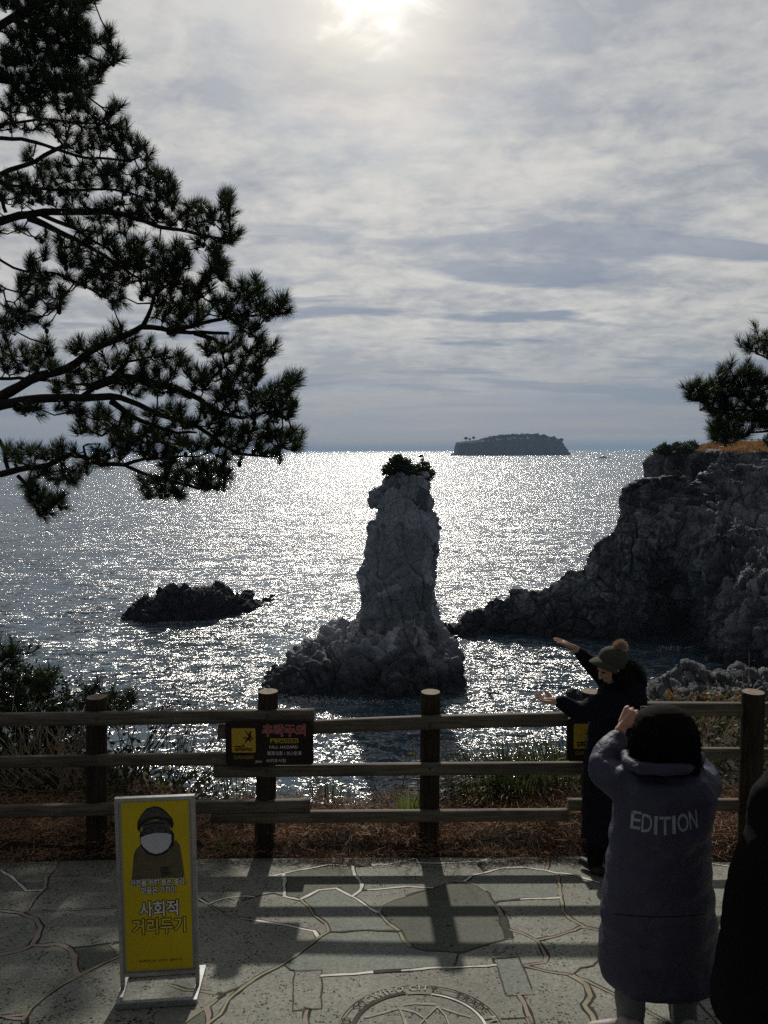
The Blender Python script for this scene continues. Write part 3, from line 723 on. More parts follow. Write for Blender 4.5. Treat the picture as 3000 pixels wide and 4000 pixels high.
def paving():
    edge_px = [(-900, 3375), (0, 3369), (400, 3360), (780, 3352), (1000, 3352), (1300, 3338), (1640, 3325), (2000, 3322), (2350, 3330), (2800, 3368), (3300, 3375), (3900, 3378)]
    bnd = [g2(p) for p in edge_px]; x0, x1 = bnd[0][0], bnd[-1][0]
    bnd = bnd + [(7, bnd[-1][1]), (7, -1.0), (-7, -1.0), (-7, bnd[0][1])]
    verts = [Vector(p) for p in bnd]; nb = len(verts); edges = [(i, (i + 1) % nb) for i in range(nb)]
    def inside(p): return -7 < p[0] < 7 and -1 < p[1] < np.interp(p[0], [b_[0] for b_ in bnd[:12]], [b_[1] for b_ in bnd[:12]])
    lines = []
    for colr, wd, pts in LINES + [('d', .008, s_ + [s_[0]]) for s_ in SLABS]:
        g = [g2(p) for p in pts]; out = []
        for i in range(len(g) - 1):
            a, b_ = Vector(g[i]), Vector(g[i + 1]); n = max(1, int((b_ - a).length / 0.035))
            for k in range(n):
                p = a.lerp(b_, k / n)
                nn = noise.noise_vector(Vector((p.x * 9, p.y * 9, 1.0))); out.append((p.x + nn.x * 0.012, p.y + nn.y * 0.012))
        out.append(g[-1]); lines.append((colr, wd * (1.35 if colr == 'w' else 1.0), out))
    allp = [(Vector(p), li) for li, l in enumerate(lines) for p in l[2]]
    for li, (colr, wd, pts) in enumerate(lines):
        if (Vector(pts[0]) - Vector(pts[-1])).length < 1e-4: continue
        for end in (0, -1):
            p = Vector(pts[end]); best = min(((p - q).length, k) for k, (q, lj) in enumerate(allp) if lj != li)
            if 1e-6 < best[0] < 0.13:
                q = allp[best[1]][0]; q = (q.x, q.y)
                if end == 0: pts.insert(0, q)
                else: pts.append(q)
    for colr, wd, pts in lines:
        st = len(verts); verts += [Vector(p) for p in pts]
        edges += [(i, i + 1) for i in range(st, len(verts) - 1)]
    for s_ in SLABS:
        st = len(verts); q = [g2(p) for p in s_]; verts += [Vector(p) for p in q]; edges += [(st + i, st + (i + 1) % 4) for i in range(4)]
    # far-off joints beyond the frame so that the paving goes on
    for k in range(-6, 7, 2):
        st = len(verts); verts += [Vector((k + 0.4 * math.sin(k * 3), -1)), Vector((k + 0.5, 0.4)), Vector((k, 1.4))]; edges += [(st, st + 1), (st + 1, st + 2)]
    vo, eo, fo, ov, oe, of = delaunay_2d_cdt(verts, edges, [list(range(nb))], 1, 1e-5)
    ce = set()
    for e, o in zip(eo, oe):
        if o: ce.add(tuple(sorted(e)))
    ef = {}
    for i, f in enumerate(fo):
        for a in range(len(f)): ef.setdefault(tuple(sorted((f[a], f[(a + 1) % len(f)]))), []).append(i)
    reg = [-1] * len(fo); nreg = 0
    for i in range(len(fo)):
        if reg[i] >= 0: continue
        stack = [i]; reg[i] = nreg
        while stack:
            q = stack.pop(); f = fo[q]
            for a in range(len(f)):
                e = tuple(sorted((f[a], f[(a + 1) % len(f)])))
                if e in ce: continue
                for o in ef[e]:
                    if reg[o] < 0: reg[o] = nreg; stack.append(o)
        nreg += 1
    me = bpy.data.meshes.new('paving'); me.from_pydata([(v.x, v.y, gz(v.y)) for v in vo], [], [list(f) for f in fo])
    kinds = [0, 1, 2, 3, 1, 0, 1, 3, 2, 0, 1]
    for i, p in enumerate(me.polygons): p.material_index = kinds[(reg[i] * 5 + 4) % 11]
    bm = bmesh.new(); bm.from_mesh(me); bmesh.ops.recalc_face_normals(bm, faces=bm.faces); bm.to_mesh(me); bm.free()
    if me.polygons[0].normal.z < 0: me.flip_normals()
    tag(link('paving', me, STONE), kind='structure')
    keys = list(MORT); V = []; Fq = []; mi = []; zoff = 0
    under = [('k', wd * 1.25 + .009, [(p[0] + .003, p[1] + .004) for p in pts]) for colr, wd, pts in lines if colr != 'd']
    keys.append('k'); MORT['k'] = simple('joint_edge', (0.022, 0.022, 0.02), (0.05, 0.05, 0.042), 14, .95)
    for li, (colr, wd, pts) in enumerate(under + lines):
        pts = [Vector((p[0], p[1])) for p in pts if inside(p)]
        if len(pts) < 2: continue
        zoff = (0.0005 + 0.00008 * (li % 7)) if colr == 'k' else 0.0018 + 0.0003 * (li % 7); st = len(V)
        for i, p in enumerate(pts):
            t = (pts[min(i + 1, len(pts) - 1)] - pts[max(i - 1, 0)]); t.normalize(); n = Vector((-t.y, t.x))
            w_ = wd * 0.62 * (0.65 + 0.9 * abs(noise.noise(Vector((p.x * 6, p.y * 6, li)))) + 0.25 * noise.noise(Vector((p.x * 40, p.y * 40, li))))
            for s_ in (-1, 1):
                q = p + n * w_ * s_; V.append((q.x, q.y, gz(q.y) + zoff))
            V.append((p.x, p.y, gz(p.y) + zoff))
        for i in range(len(pts) - 1):
            a = st + i * 3
            for f in ((a, a + 2, a + 5, a + 3), (a + 2, a + 1, a + 4, a + 5)):
                Fq.append(f); sw = noise.noise(Vector((pts[i].x * 2.2, pts[i].y * 2.2, 9 + li)))
                k = keys.index(colr)
                if colr == 'w' and sw < -0.42: k = 3
                if colr == 'y' and sw > 0.3: k = 3
                if colr == 'd' and sw > 0.25: k = 2
                mi.append(k)
    me = from_np('mortar', V, Fq); me.polygons.foreach_set('material_index', mi)
    tag(link('mortar_joints', me, [MORT[k] for k in keys]), kind='structure')
paving()

# the carved emblem let into the paving
def fit_circle(a, b_, c):
    ax, ay, bx, by, cx, cy = *a, *b_, *c
    d = 2 * (ax * (by - cy) + bx * (cy - ay) + cx * (ay - by))
    ux = ((ax * ax + ay * ay) * (by - cy) + (bx * bx + by * by) * (cy - ay) + (cx * cx + cy * cy) * (ay - by)) / d
    uy = ((ax * ax + ay * ay) * (cx - bx) + (bx * bx + by * by) * (ax - cx) + (cx * cx + cy * cy) * (bx - ax)) / d
    return ux, uy, math.hypot(ax - ux, ay - uy)
ex, ey, er = fit_circle(g2((1647, 3848)), g2((1322, 4000)), g2((1962, 4000)))
PHI = math.atan(SL)
def on_pave(x, y, dz=0.004): return (x, y, gz(y) + dz)
def ring(mb, r, wd, a0=0, a1=360, dz=0.004, n=120):
    V = []; 
    for i in range(n + 1):
        a = R(a0 + (a1 - a0) * i / n)
        for rr in (r - wd / 2, r + wd / 2): V.append(on_pave(ex + rr * math.cos(a), ey + rr * math.sin(a), dz))
    mb.add(V, [(2 * i, 2 * i + 1, 2 * i + 3, 2 * i + 2) for i in range(n)])
def text_mesh(s, size, bold=0.0, align='CENTER', space=1.0):
    cu = bpy.data.curves.new('t', 'FONT'); cu.body = s; cu.size = size; cu.offset = bold; cu.align_x = align; cu.space_character = space
    cu.fill_mode = 'BOTH'; cu.resolution_u = 3
    o = bpy.data.objects.new('t', cu); COL.objects.link(o); bpy.context.view_layer.update()
    me = bpy.data.meshes.new_from_object(o.evaluated_get(bpy.context.evaluated_depsgraph_get()))
    bpy.data.objects.remove(o); return me
em = thing('paving_emblem', (ex, ey, gz(ey)), 'round carved emblem with lettering round a mountain mark, let into the paving', 'emblem')
mb = MB(); ring(mb, er, 0.008); ring(mb, er * 0.955, 0.006); ring(mb, er * 0.80, 0.022, 78, 100, n=20)
mb.build('ring', simple('emblem_line', (0.30, 0.295, 0.25), (0.2, 0.195, 0.17), 20, 0.9), em, False)
mb = MB(); ring(mb, er * 0.815, 0.024, 101, 190); ring(mb, er * 0.815, 0.01, 20, 77, 0.005)
mb.build('groove', MORT['d'], em, False)
mb = MB(); ring(mb, er * 0.79, 0.014, -20, 77, 0.0045); mb.build('rim', MORT['w'], em, False)
txt = "ISLAND   SOGWIPO CITY    TRADE MARK"
Vt, Ft = [], []; r_t = er * 0.865; ang0 = R(90) ; adv = 0.082 * er / 0.55
wds = {'I': .45, ' ': .5, 'W': 1.35, 'M': 1.25, 'L': .8, 'T': .85}; tot = sum(wds.get(ch, 1) for ch in txt); cur = -tot * 0.5 - 0.6
bmT = bmesh.new()
for ch in txt:
    wc = wds.get(ch, 1); mid_ = cur + wc / 2; cur += wc
    if ch == ' ': continue
    me = text_mesh(ch, 0.085 * er / 0.55, 0.0006); th = -mid_ * (0.062 * er / 0.55) / r_t
    n0 = len(bmT.verts); bmT.from_mesh(me); bmT.verts.ensure_lookup_table()
    for v in bmT.verts[n0:]:
        x, y = v.co.x, v.co.y + r_t; c_, s_ = math.cos(th), math.sin(th)
        v.co = Vector(on_pave(ex + x * c_ - y * s_, ey + x * s_ + y * c_, 0.006))
link('lettering', from_bm('lettering', bmT), simple('emblem_letter', (0.42, 0.41, 0.36), (0.05, 0.05, 0.045), 2.2, 0.9, thr=(0.45, 0.5)), em)
mb = MB()
def gl(pts, wd=0.008):
    for i in range(len(pts) - 1):
        a, b_ = Vector(pts[i]), Vector(pts[i + 1]); t = (b_ - a).normalized(); n = Vector((-t.y, t.x)) * wd / 2
        mb.add([on_pave(*(p), 0.0052 + 0.0002 * (i % 2)) for p in (a - n, a + n, b_ + n, b_ - n)], [(0, 1, 2, 3)])
for pts in ([(1600, 4060), (1575, 3980), (1560, 3942), (1620, 3955), (1660, 3982), (1700, 4060)], [(1560, 3942), (1585, 3991), (1600, 4040)], [(1610, 4040), (1660, 3982), (1708, 3934), (1740, 3970), (1752, 4000), (1760, 4060)],
            [(1430, 3976), (1500, 3958), (1560, 3940)], [(1575, 3928), (1620, 3922), (1700, 3926)], [(1725, 3940), (1790, 3962), (1840, 3975)]):
    gl([g2(p) for p in pts])
mb.build('mountain_mark', simple('emblem_mark', (0.45, 0.44, 0.38), (0.30, 0.27, 0.22), 12, 0.9), em, False)

# ------------------------------------------------------------------ ground behind the fence
m_soil = simple('soil', (0.022, 0.016, 0.010), (0.045, 0.03, 0.018), 6, 0.95, bs=0.8, bd=0.02, bscale=30)
def bank_edge(x): return float(np.interp(x, [-5, -2.6, -1.4, 1.0, 2.2, 3.4, 6], [7.6, 7.2, 6.35, 6.35, 6.6, 8.0, 8.6]))
nx, ny = 120, 70; G = np.zeros((nx, ny, 3))
for i in range(nx):
    x = -14 + 28 * i / (nx - 1)
    for j in range(ny):
        f = j / (ny - 1); y = 5.3 + 30 * f ** 1.9; e = bank_edge(x)
        base = gz(y) if y < 5.6 else gz(5.6) + 0.03 + 0.06 * min(1, (y - 5.6) / 0.2) + 0.05 * noise.noise(Vector((x * 2, y * 3, 0)))
        if y < 5.55: base -= 0.05
        if y > e: base -= (y - e) * 1.25 + 0.0
        G[i, j] = (x, y, max(base, -2))
o = link('ground', from_np('ground', G.reshape(-1, 3), grid_faces(nx, ny)), m_soil, None, True); tag(o, kind='structure')
def gnd_h(x, y):
    e = bank_edge(x); b_ = gz(5.6) + 0.09 + 0.05 * noise.noise(Vector((x * 2, y * 3, 0)))
    return b_ - max(0, y - e) * 1.25
# fallen pine needles
nN = 34000
x = rng.uniform(-4.6, 5.0, nN); y = 5.52 + rng.beta(1.1, 1.8, nN) * 1.15; y += 0.06 * np.sin(x * 5) * (y < 5.65)
z = np.array([gnd_h(a, b_) for a, b_ in zip(x, y)]) + rng.exponential(0.028, nN) - 0.0
z = np.where(y < 5.62, np.maximum(z - 0.07, np.array([gz(q) for q in y]) + 0.004), z)
hmp = np.array([noise.noise(Vector((a * 1.6, b_ * 2.5, 5))) for a, b_ in zip(x, y)]); z += np.clip(hmp, 0, 1) * 0.12 * (y > 5.68)
c = np.stack([x, y, z], 1); d = runit(nN) * rng.uniform(0.06, 0.12, (nN, 1)); d[:, 2] = np.abs(d[:, 2]) * 0.45
V, Fq = quads_np(c, d, perp(d), 0.0022, 0.001)
m_need = simple('dry_needles', (0.13, 0.065, 0.035), (0.55, 0.34, 0.21), 25, 0.8, thr=(0.3, 0.7))
tag(link('fallen_pine_needles', from_np('needle_litter', V, Fq), m_need), kind='stuff')

# ------------------------------------------------------------------ plants
m_leafd = leafmat('evergreen_leaf', (0.022, 0.04, 0.014), (0.05, 0.075, 0.025), 6, 0.3)
m_leafy = leafmat('bright_leaf', (0.10, 0.16, 0.03), (0.2, 0.24, 0.06), 10, 0.45)
m_leafo = leafmat('autumn_leaf', (0.28, 0.10, 0.03), (0.16, 0.17, 0.04), 9, 0.45)
m_blade = leafmat('grass_blade', (0.028, 0.04, 0.014), (0.10, 0.115, 0.045), 4, 0.4, 0.45)
m_twig = simple('twig', (0.07, 0.05, 0.035), (0.15, 0.12, 0.09), 20, 0.85)
m_ptwig = simple('pale_twig', (0.28, 0.22, 0.16), (0.4, 0.33, 0.26), 20, 0.85)
m_needle = leafmat('pine_needle', (0.014, 0.026, 0.011), (0.035, 0.055, 0.018), 1.2, 0.2, 0.5)
m_needle2 = leafmat('young_pine_needle', (0.03, 0.055, 0.018), (0.06, 0.09, 0.025), 1.2, 0.25, 0.5)
m_bark = simple('pine_bark', (0.02, 0.016, 0.013), (0.055, 0.042, 0.034), 14, 0.95, bs=0.9, bd=0.02)
def leafy_shrub(name, label, cat, blobs, n, size, mat, stemmat, base, group=None, spread=1.0):
    """blobs: (centre, radii); leaves fill the shell of each; stems run up from the base"""
    t = thing(name, base, label, cat, group); cs = []; ds = []
    vol = [b_[1][0] * b_[1][1] * b_[1][2] for b_ in blobs]; tot = sum(v_ ** .67 for v_ in vol)
    mb = MB()
    for (c, r_), v_ in zip(blobs, vol):
        k = int(n * v_ ** .67 / tot); u = runit(k); rr = rng.uniform(0.35, 1.05, (k, 1)) ** 0.6
        nz = np.array([1 + 0.28 * noise.noise(Vector(q * 2.2) + Vector(c)) for q in u])[:, None]
        # sprays of leaves on small shoots, so gaps stay open
        nsh = max(6, k // 14); sh = runit(nsh); shr = rng.uniform(0.5, 1.0, (nsh, 1)); idx = rng.integers(0, nsh, k)
        pos = sh[idx] * shr[idx] * (0.75 + 0.35 * rng.random((k, 1))) + runit(k) * 0.14 * spread
        cs.append(pos * nz * np.array(r_) + np.array(c)); dd = sh[idx] * 0.8 + runit(k); ds.append(dd)
        for q in range(0, nsh, 2):
            e = Vector(sh[q] * shr[q] * np.array(r_) + np.array(c)); m_ = (Vector(base) + Vector(c)) / 2 + Vector(runit(1)[0]) * 0.1 * max(r_)
            mb.tube([base, m_, Vector(c) * .6 + e * .4, e], [size * .14, size * .11, size * .07, size * .04], 4)
    c = np.concatenate(cs); d = np.concatenate(ds); d /= np.linalg.norm(d, axis=1, keepdims=True); d *= rng.uniform(.6, 1.1, (len(d), 1)) * size
    V, Fq = leaves_np(c, d, perp(d), size * 0.24)
    link('foliage', from_np('leaves', V, Fq), mat, t); mb.build('stem', stemmat, t)
    return t
def tufts_np(cs, axes, nn=90, shoot=0.12, ln=0.13, wd=0.004):
    n = len(cs); a = axes / np.linalg.norm(axes, axis=1, keepdims=True)
    A_ = np.repeat(a, nn, 0); C0 = np.repeat(cs, nn, 0); f = rng.random((n * nn, 1))
    rad = perp(A_); spreadk = 0.35 + 0.85 * (1 - f) + rng.normal(size=(n * nn, 1)) * .15
    d = A_ + rad * spreadk * 1.1; d /= np.linalg.norm(d, axis=1, keepdims=True); d *= ln * rng.uniform(.75, 1.15, (n * nn, 1))
    st = C0 + A_ * shoot * (f - .5)
    return quads_np(st, d, perp(d), wd * .5, wd * .12)

def pine(name, label, branches, tufts, ln, wd, nn, trunk, grp=None, twigr=0.012, jit=1.0, mats=None, extra=3, yj=0.5, jpx=30):
    """branches: list of (pts(px,py,Y), r0, r1); tufts: list of (px,py)"""
    tr = thing(name, trunk[0][0], label, 'tree', grp); nodes = []
    mbt = MB(); mbt.tube([p for p, r_ in trunk], [r_ for p, r_ in trunk], 12); mbt.build('trunk', m_bark, tr)
    for pts, ra, rb in branches:
        W_ = [P(*p) if not isinstance(p, Vector) else p for p in pts]; fine = []
        for i in range(len(W_) - 1):
            n = max(2, int((W_[i + 1] - W_[i]).length / 0.14))
            for k in range(n):
                q = W_[i].lerp(W_[i + 1], k / n); nz_ = noise.noise_vector(q * 1.7) * 0.05 + noise.noise_vector(q * 6) * 0.015; fine.append(q + nz_)
        fine.append(W_[-1]); rr = [(ra + (rb - ra) * (i / (len(fine) - 1)) ** .8) * (1 + .12 * noise.noise(q * 5)) for i, q in enumerate(fine)]
        mb = MB(); mb.tube(fine, rr, 8)
        mb.build('branch', m_bark, tr); nodes += fine[:]
    NP = np.array([tuple(n) for n in nodes]); pxs = []
    tp = []
    for (px, py) in tufts:
        for k in range(extra):
            qx, qy = px + (rng.normal() * jpx * jit if k else 0), py + (rng.normal() * jpx * .8 * jit if k else 0)
            tp.append((qx, qy))
    # depth from the nearest branch on the picture plane, then spread
    CI = lambda v: ((v[:, 0] / v[:, 1]), ((v[:, 2] - 22) / v[:, 1]))
    bu, bv = CI(NP); T = []
    for qx, qy in tp:
        r_ = ray(qx, qy); dd = (bu - r_.x) ** 2 + (bv - r_.z) ** 2; j = int(dd.argmin()); Y = NP[j, 1] + rng.normal() * yj * (0.3 + min(1.0, math.sqrt(dd[j]) * 12))
        T.append(tuple(CAM + r_ * Y))
    T = np.array(T); dist = np.array([np.sqrt(((NP - t) ** 2).sum(1)).min() for t in T]); order = np.argsort(dist)
    mb = MB(); NL = NP; axes = np.zeros_like(T)
    for oi in order:
        t = T[oi]; dd = np.sqrt(((NL - t) ** 2).sum(1)); j = int(dd.argmin()); a = Vector(NL[j]); b_ = Vector(t); L_ = (b_ - a).length
        if L_ > 0.03:
            m_ = a.lerp(b_, .5) + Vector((0, 0, -0.12 * L_)) + noise.noise_vector(b_ * 3) * 0.15 * L_
            pts = [a, a.lerp(m_, .55) , m_, m_.lerp(b_, .6), b_]
            mb.tube(pts, [twigr * (1 + .6 * min(1, L_)), twigr, twigr * .9, twigr * .75, twigr * .6], 5)
            NL = np.concatenate([NL, np.array([tuple(m_), tuple(b_)])])
        ax = (b_ - a).normalized() if L_ > 1e-4 else Vector((0, 0, 1)); ax = ax * 0.8 + Vector((0.15, 0, 0.75)) + Vector(runit(1)[0]) * .45; axes[oi] = ax
    mb.build('twigs', m_bark, tr)
    V, Fq = tufts_np(T, axes, nn, ln * .9, ln, wd)
    nc_ = 0
    if len(T) > 300:
        nc_ = 140; ci = rng.integers(0, len(T), nc_); CV = []; CF = []
        for q in ci:
            s_ = ln * .22; cv, cf = ell_np(T[q] + rng.normal(size=3) * ln * .25 - np.array((0, 0, ln * .3)), (s_, s_, s_ * 1.4), None, 7, 5); o_ = len(V) + len(CV); CV += cv; CF += [tuple(i + o_ for i in f) for f in cf]
        V = np.concatenate([V, np.array(CV)]); Fq = np.concatenate([Fq, np.array(CF)])
    me = from_np('needles', V, Fq); mi = np.zeros(len(me.polygons), dtype=np.int32); mi[:len(T) * nn] = (np.repeat(rng.random(len(T)) < 0.22, nn)).astype(np.int32); mi[len(T) * nn:] = 2; me.polygons.foreach_set('material_index', mi)
    link('crown', me, (mats or [m_needle, m_needle2]) + [m_bark], tr)
    return tr
# ------------------------------------------------------------------ the big pine, left
z1 = lambda l: [(a / 1.276, b_ / 1.276) for a, b_ in l]
z2 = lambda l: [(a / 1.276, 1000 + b_ / 1.276) for a, b_ in l]
T1 = z1([(20, 20), (80, 30), (140, 20), (200, 40), (260, 20), (320, 30), (380, 20), (430, 10), (470, 0), (400, 50), (360, 80), (300, 80), (240, 90), (180, 90), (120, 80), (100, 130), (160, 130), (220, 140), (280, 140), (330, 130), (370, 110), (400, 140), (430, 150),
 (60, 200), (110, 190), (170, 190), (230, 200), (290, 200), (340, 190), (390, 200), (440, 190), (500, 190), (530, 200), (550, 240), (560, 260), (540, 300), (560, 310), (520, 340), (490, 370), (480, 400), (440, 260), (400, 260), (350, 250), (300, 260), (240, 260), (180, 250), (120, 250), (60, 260), (20, 260),
 (30, 320), (90, 320), (150, 310), (210, 320), (270, 320), (330, 320), (380, 330), (460, 350), (430, 390), (390, 400), (340, 380), (280, 390), (220, 390), (160, 380), (100, 390), (50, 400), (10, 380), (430, 440), (380, 460), (330, 450), (270, 450), (210, 450), (150, 450), (90, 450), (60, 500), (130, 510), (200, 510), (270, 510), (340, 510), (400, 500), (440, 480), (20, 540), (80, 560), (150, 570), (200, 560), (330, 560), (390, 550), (440, 550), (470, 590),
 (550, 530), (540, 570), (520, 600), (600, 630), (580, 650), (20, 620), (80, 630), (140, 640), (200, 620), (260, 630), (320, 620), (380, 610), (430, 610), (480, 640), (530, 640), (610, 690), (570, 700), (520, 690), (460, 680), (400, 680), (340, 670), (290, 690), (330, 730), (400, 740), (460, 730), (520, 740), (580, 730), (640, 700), (700, 730), (730, 770), (680, 770), (640, 790), (590, 780), (130, 775), (150, 790),
 (190, 840), (240, 830), (300, 830), (350, 820), (410, 840), (470, 830), (530, 830), (590, 840), (210, 890), (270, 890), (330, 890), (390, 890), (450, 890), (520, 880), (570, 880), (60, 890), (100, 900), (130, 920), (60, 940), (20, 920), (110, 960), (180, 950), (240, 950), (300, 940), (380, 940), (440, 930), (540, 930), (590, 920), (620, 960), (700, 850), (740, 860), (770, 880), (800, 900), (840, 910), (850, 940), (840, 980), (870, 1010), (700, 900), (680, 940), (740, 930), (790, 950), (720, 990), (780, 1000), (830, 1020), (660, 1000), (700, 1040), (760, 1050),
 (20, 990), (80, 1000), (140, 1010), (200, 990), (260, 1000), (330, 990), (400, 1000), (350, 1040), (420, 1050), (480, 1040), (540, 1030), (600, 1020), (640, 1060), (950, 1030), (960, 1070), (1010, 1040), (1050, 1060), (1100, 1020), (1120, 980), (1140, 1000), (1130, 1040), (1130, 1080), (1090, 1100), (1040, 1110), (980, 1110), (930, 1110), (1150, 1150), (1170, 1170), (1150, 1200), (1100, 1200), (1060, 1230), (1080, 1260), (1000, 1210), (1020, 1180), (900, 1080), (870, 1120), (820, 1090), (780, 1110), (740, 1100), (700, 1080), (650, 1110), (590, 1090), (530, 1090), (470, 1090),
 (100, 1140), (190, 1190), (220, 1270), (300, 1200), (340, 1110), (400, 1130), (400, 1190), (340, 1230), (300, 1270), (330, 1310), (380, 1260), (450, 1200), (450, 1260), (500, 1160), (520, 1230), (560, 1190), (570, 1260), (620, 1150), (630, 1220), (660, 1280), (700, 1220), (720, 1270), (790, 1220), (810, 1260), (770, 1310), (860, 1250), (900, 1240), (890, 1290), (930, 1310), (860, 1330), (820, 1360), (700, 1330), (640, 1330), (580, 1320), (520, 1320), (460, 1320), (400, 1320), (720, 1390), (780, 1390), (880, 1370), (600, 1380), (530, 1380), (460, 1380), (1080, 1310), (1070, 1350), (1100, 1370), (150, 1320), (190, 1360), (130, 1380), (230, 1390)])
T2 = z2([(150, 40), (150, 110), (110, 140), (190, 140), (180, 200), (240, 190), (290, 190), (320, 200), (290, 250), (240, 240), (110, 190), (130, 230), (30, 250), (60, 300), (110, 280), (150, 260), (20, 330), (170, 310), (110, 330), (60, 350), (190, 330), (20, 380),
 (310, 30), (330, 110), (400, 50), (400, 10), (460, 90), (470, 30), (420, 140), (510, 120), (540, 60), (540, 170), (600, 140), (610, 200), (560, 230), (510, 200), (480, 160), (640, 40), (700, 60), (750, 20), (820, 40), (860, 80), (640, 110), (580, 60), (600, 10), (680, 10), (920, 20),
 (730, 160), (720, 190), (780, 180), (760, 110), (820, 120), (860, 130), (900, 160), (930, 150), (920, 210), (850, 210), (800, 240), (780, 300), (840, 280), (900, 320), (940, 280), (980, 240), (990, 190), (1000, 150), (1040, 110), (1060, 60), (1080, 30), (1100, 60), (1100, 110), (1050, 170), (1080, 230), (1120, 230), (1030, 280), (1090, 300), (1140, 310), (1170, 170), (1210, 150), (1190, 220), (1240, 210), (1280, 140), (1290, 180), (1180, 320), (1220, 290), (1280, 270), (1320, 250), (1320, 310), (1360, 300), (1400, 230), (1400, 280), (1410, 250), (1280, 350), (1200, 370), (860, 390), (1000, 320), (960, 340), (880, 350), (1250, 380), (900, 250), (850, 170), (960, 200), (1140, 260),
 (575, 365), (590, 395), (390, 450), (380, 480), (430, 480), (480, 430), (520, 430), (440, 530), (230, 440), (200, 480), (240, 480), (130, 480), (30, 460), (20, 510), (60, 530), (130, 530), (200, 530), (250, 550), (90, 570), (30, 570), (170, 570), (280, 560),
 (640, 430), (680, 460), (740, 450), (760, 490), (640, 500), (590, 520), (700, 530), (800, 500), (830, 540), (890, 500), (900, 540), (850, 590), (930, 570), (950, 600), (780, 580), (700, 590), (610, 570), (540, 550), (520, 590), (460, 590), (430, 610), (380, 580), (350, 620), (300, 650), (440, 660), (500, 640), (560, 650), (640, 640), (280, 680), (360, 660), (740, 620), (680, 620), (600, 620), (800, 620),
 (1000, 630), (1020, 610), (970, 660), (900, 680), (850, 670), (800, 680), (740, 660), (690, 690), (1030, 650),
 (1060, 460), (1050, 490), (1100, 450), (1150, 470), (1190, 440), (1230, 480), (1280, 470), (1320, 440), (1330, 480), (1290, 510), (1150, 520), (1100, 560), (1080, 590), (1130, 600), (1200, 560), (1180, 610), (1250, 570), (1290, 590), (1270, 620), (1210, 630), (1120, 630), (1200, 500),
 (1480, 610), (1460, 640), (1430, 640), (1440, 670), (1360, 670), (1380, 710), (1430, 710), (1460, 750), (1300, 710), (1320, 750), (1390, 770), (1430, 800), (1250, 730), (1230, 680), (1160, 670), (1180, 720), (1110, 700), (1080, 710), (1120, 750), (1050, 750), (1060, 790), (1000, 790), (1040, 840), (980, 840), (1100, 840), (1100, 800), (900, 820), (900, 770), (850, 770), (780, 770), (750, 800), (860, 840), (930, 840), (1400, 740), (1340, 790), (1170, 780), (1250, 800), (1380, 820),
 (1150, 890), (1200, 910), (1250, 880), (1290, 910), (1340, 880), (1330, 920), (1380, 900), (1430, 900), (1450, 890), (1460, 920), (1470, 960), (1400, 950), (1360, 990), (1280, 950), (1220, 950), (1150, 940), (1100, 890), (1310, 980), (1180, 980), (1210, 870), (1080, 920),
 (510, 770), (480, 810), (430, 850), (400, 860), (520, 830), (540, 870), (470, 880), (580, 870), (630, 790), (650, 840), (630, 890), (590, 910), (700, 880), (750, 870), (780, 910), (700, 920), (650, 930), (740, 950), (810, 900), (830, 940), (890, 920), (880, 970), (930, 950), (960, 970), (1000, 950), (1030, 980), (820, 990), (750, 990), (680, 980), (620, 960), (560, 940), (520, 990), (470, 1000), (510, 1020), (600, 1000), (640, 970),
 (30, 980), (80, 975), (150, 985), (200, 985), (260, 975), (310, 965), (330, 1000), (220, 1010), (90, 1020), (30, 1020), (250, 1080), (310, 1080), (350, 1100), (370, 1120), (280, 1110), (400, 1060), (430, 1050), (280, 1000), (160, 1060), (210, 1080),
 (150, 1150), (130, 1140), (160, 1180), (210, 1190), (190, 1220), (240, 1210), (290, 1220), (300, 1240), (260, 1240), (220, 1260), (200, 1280), (170, 1240),
 (1120, 1010), (1110, 1040), (1010, 1050), (1040, 1080), (970, 1080), (950, 1110), (1090, 1090), (1130, 1110), (1050, 1120), (1000, 1130), (1090, 1150), (880, 1100), (920, 1140), (820, 1110), (740, 1120), (740, 1160), (800, 1160), (860, 1170), (900, 1180), (750, 1200), (880, 1200), (830, 1050), (850, 1020), (790, 1120), (940, 1040), (1020, 1160), (380, 780), (340, 765), (280, 760), (200, 765), (150, 770), (120, 785), (90, 765), (400, 795)])
Z = lambda f, l, Ya, Yb, prev=None: ([prev] if prev else []) + [(q[0], q[1], Ya + (Yb - Ya) * i / (len(l) - 1)) for i, q in enumerate(f(l))]
TX, TY = -9.0, 13.2
def tk(z): return Vector((TX + 0.06 * (z - 14), TY, z))
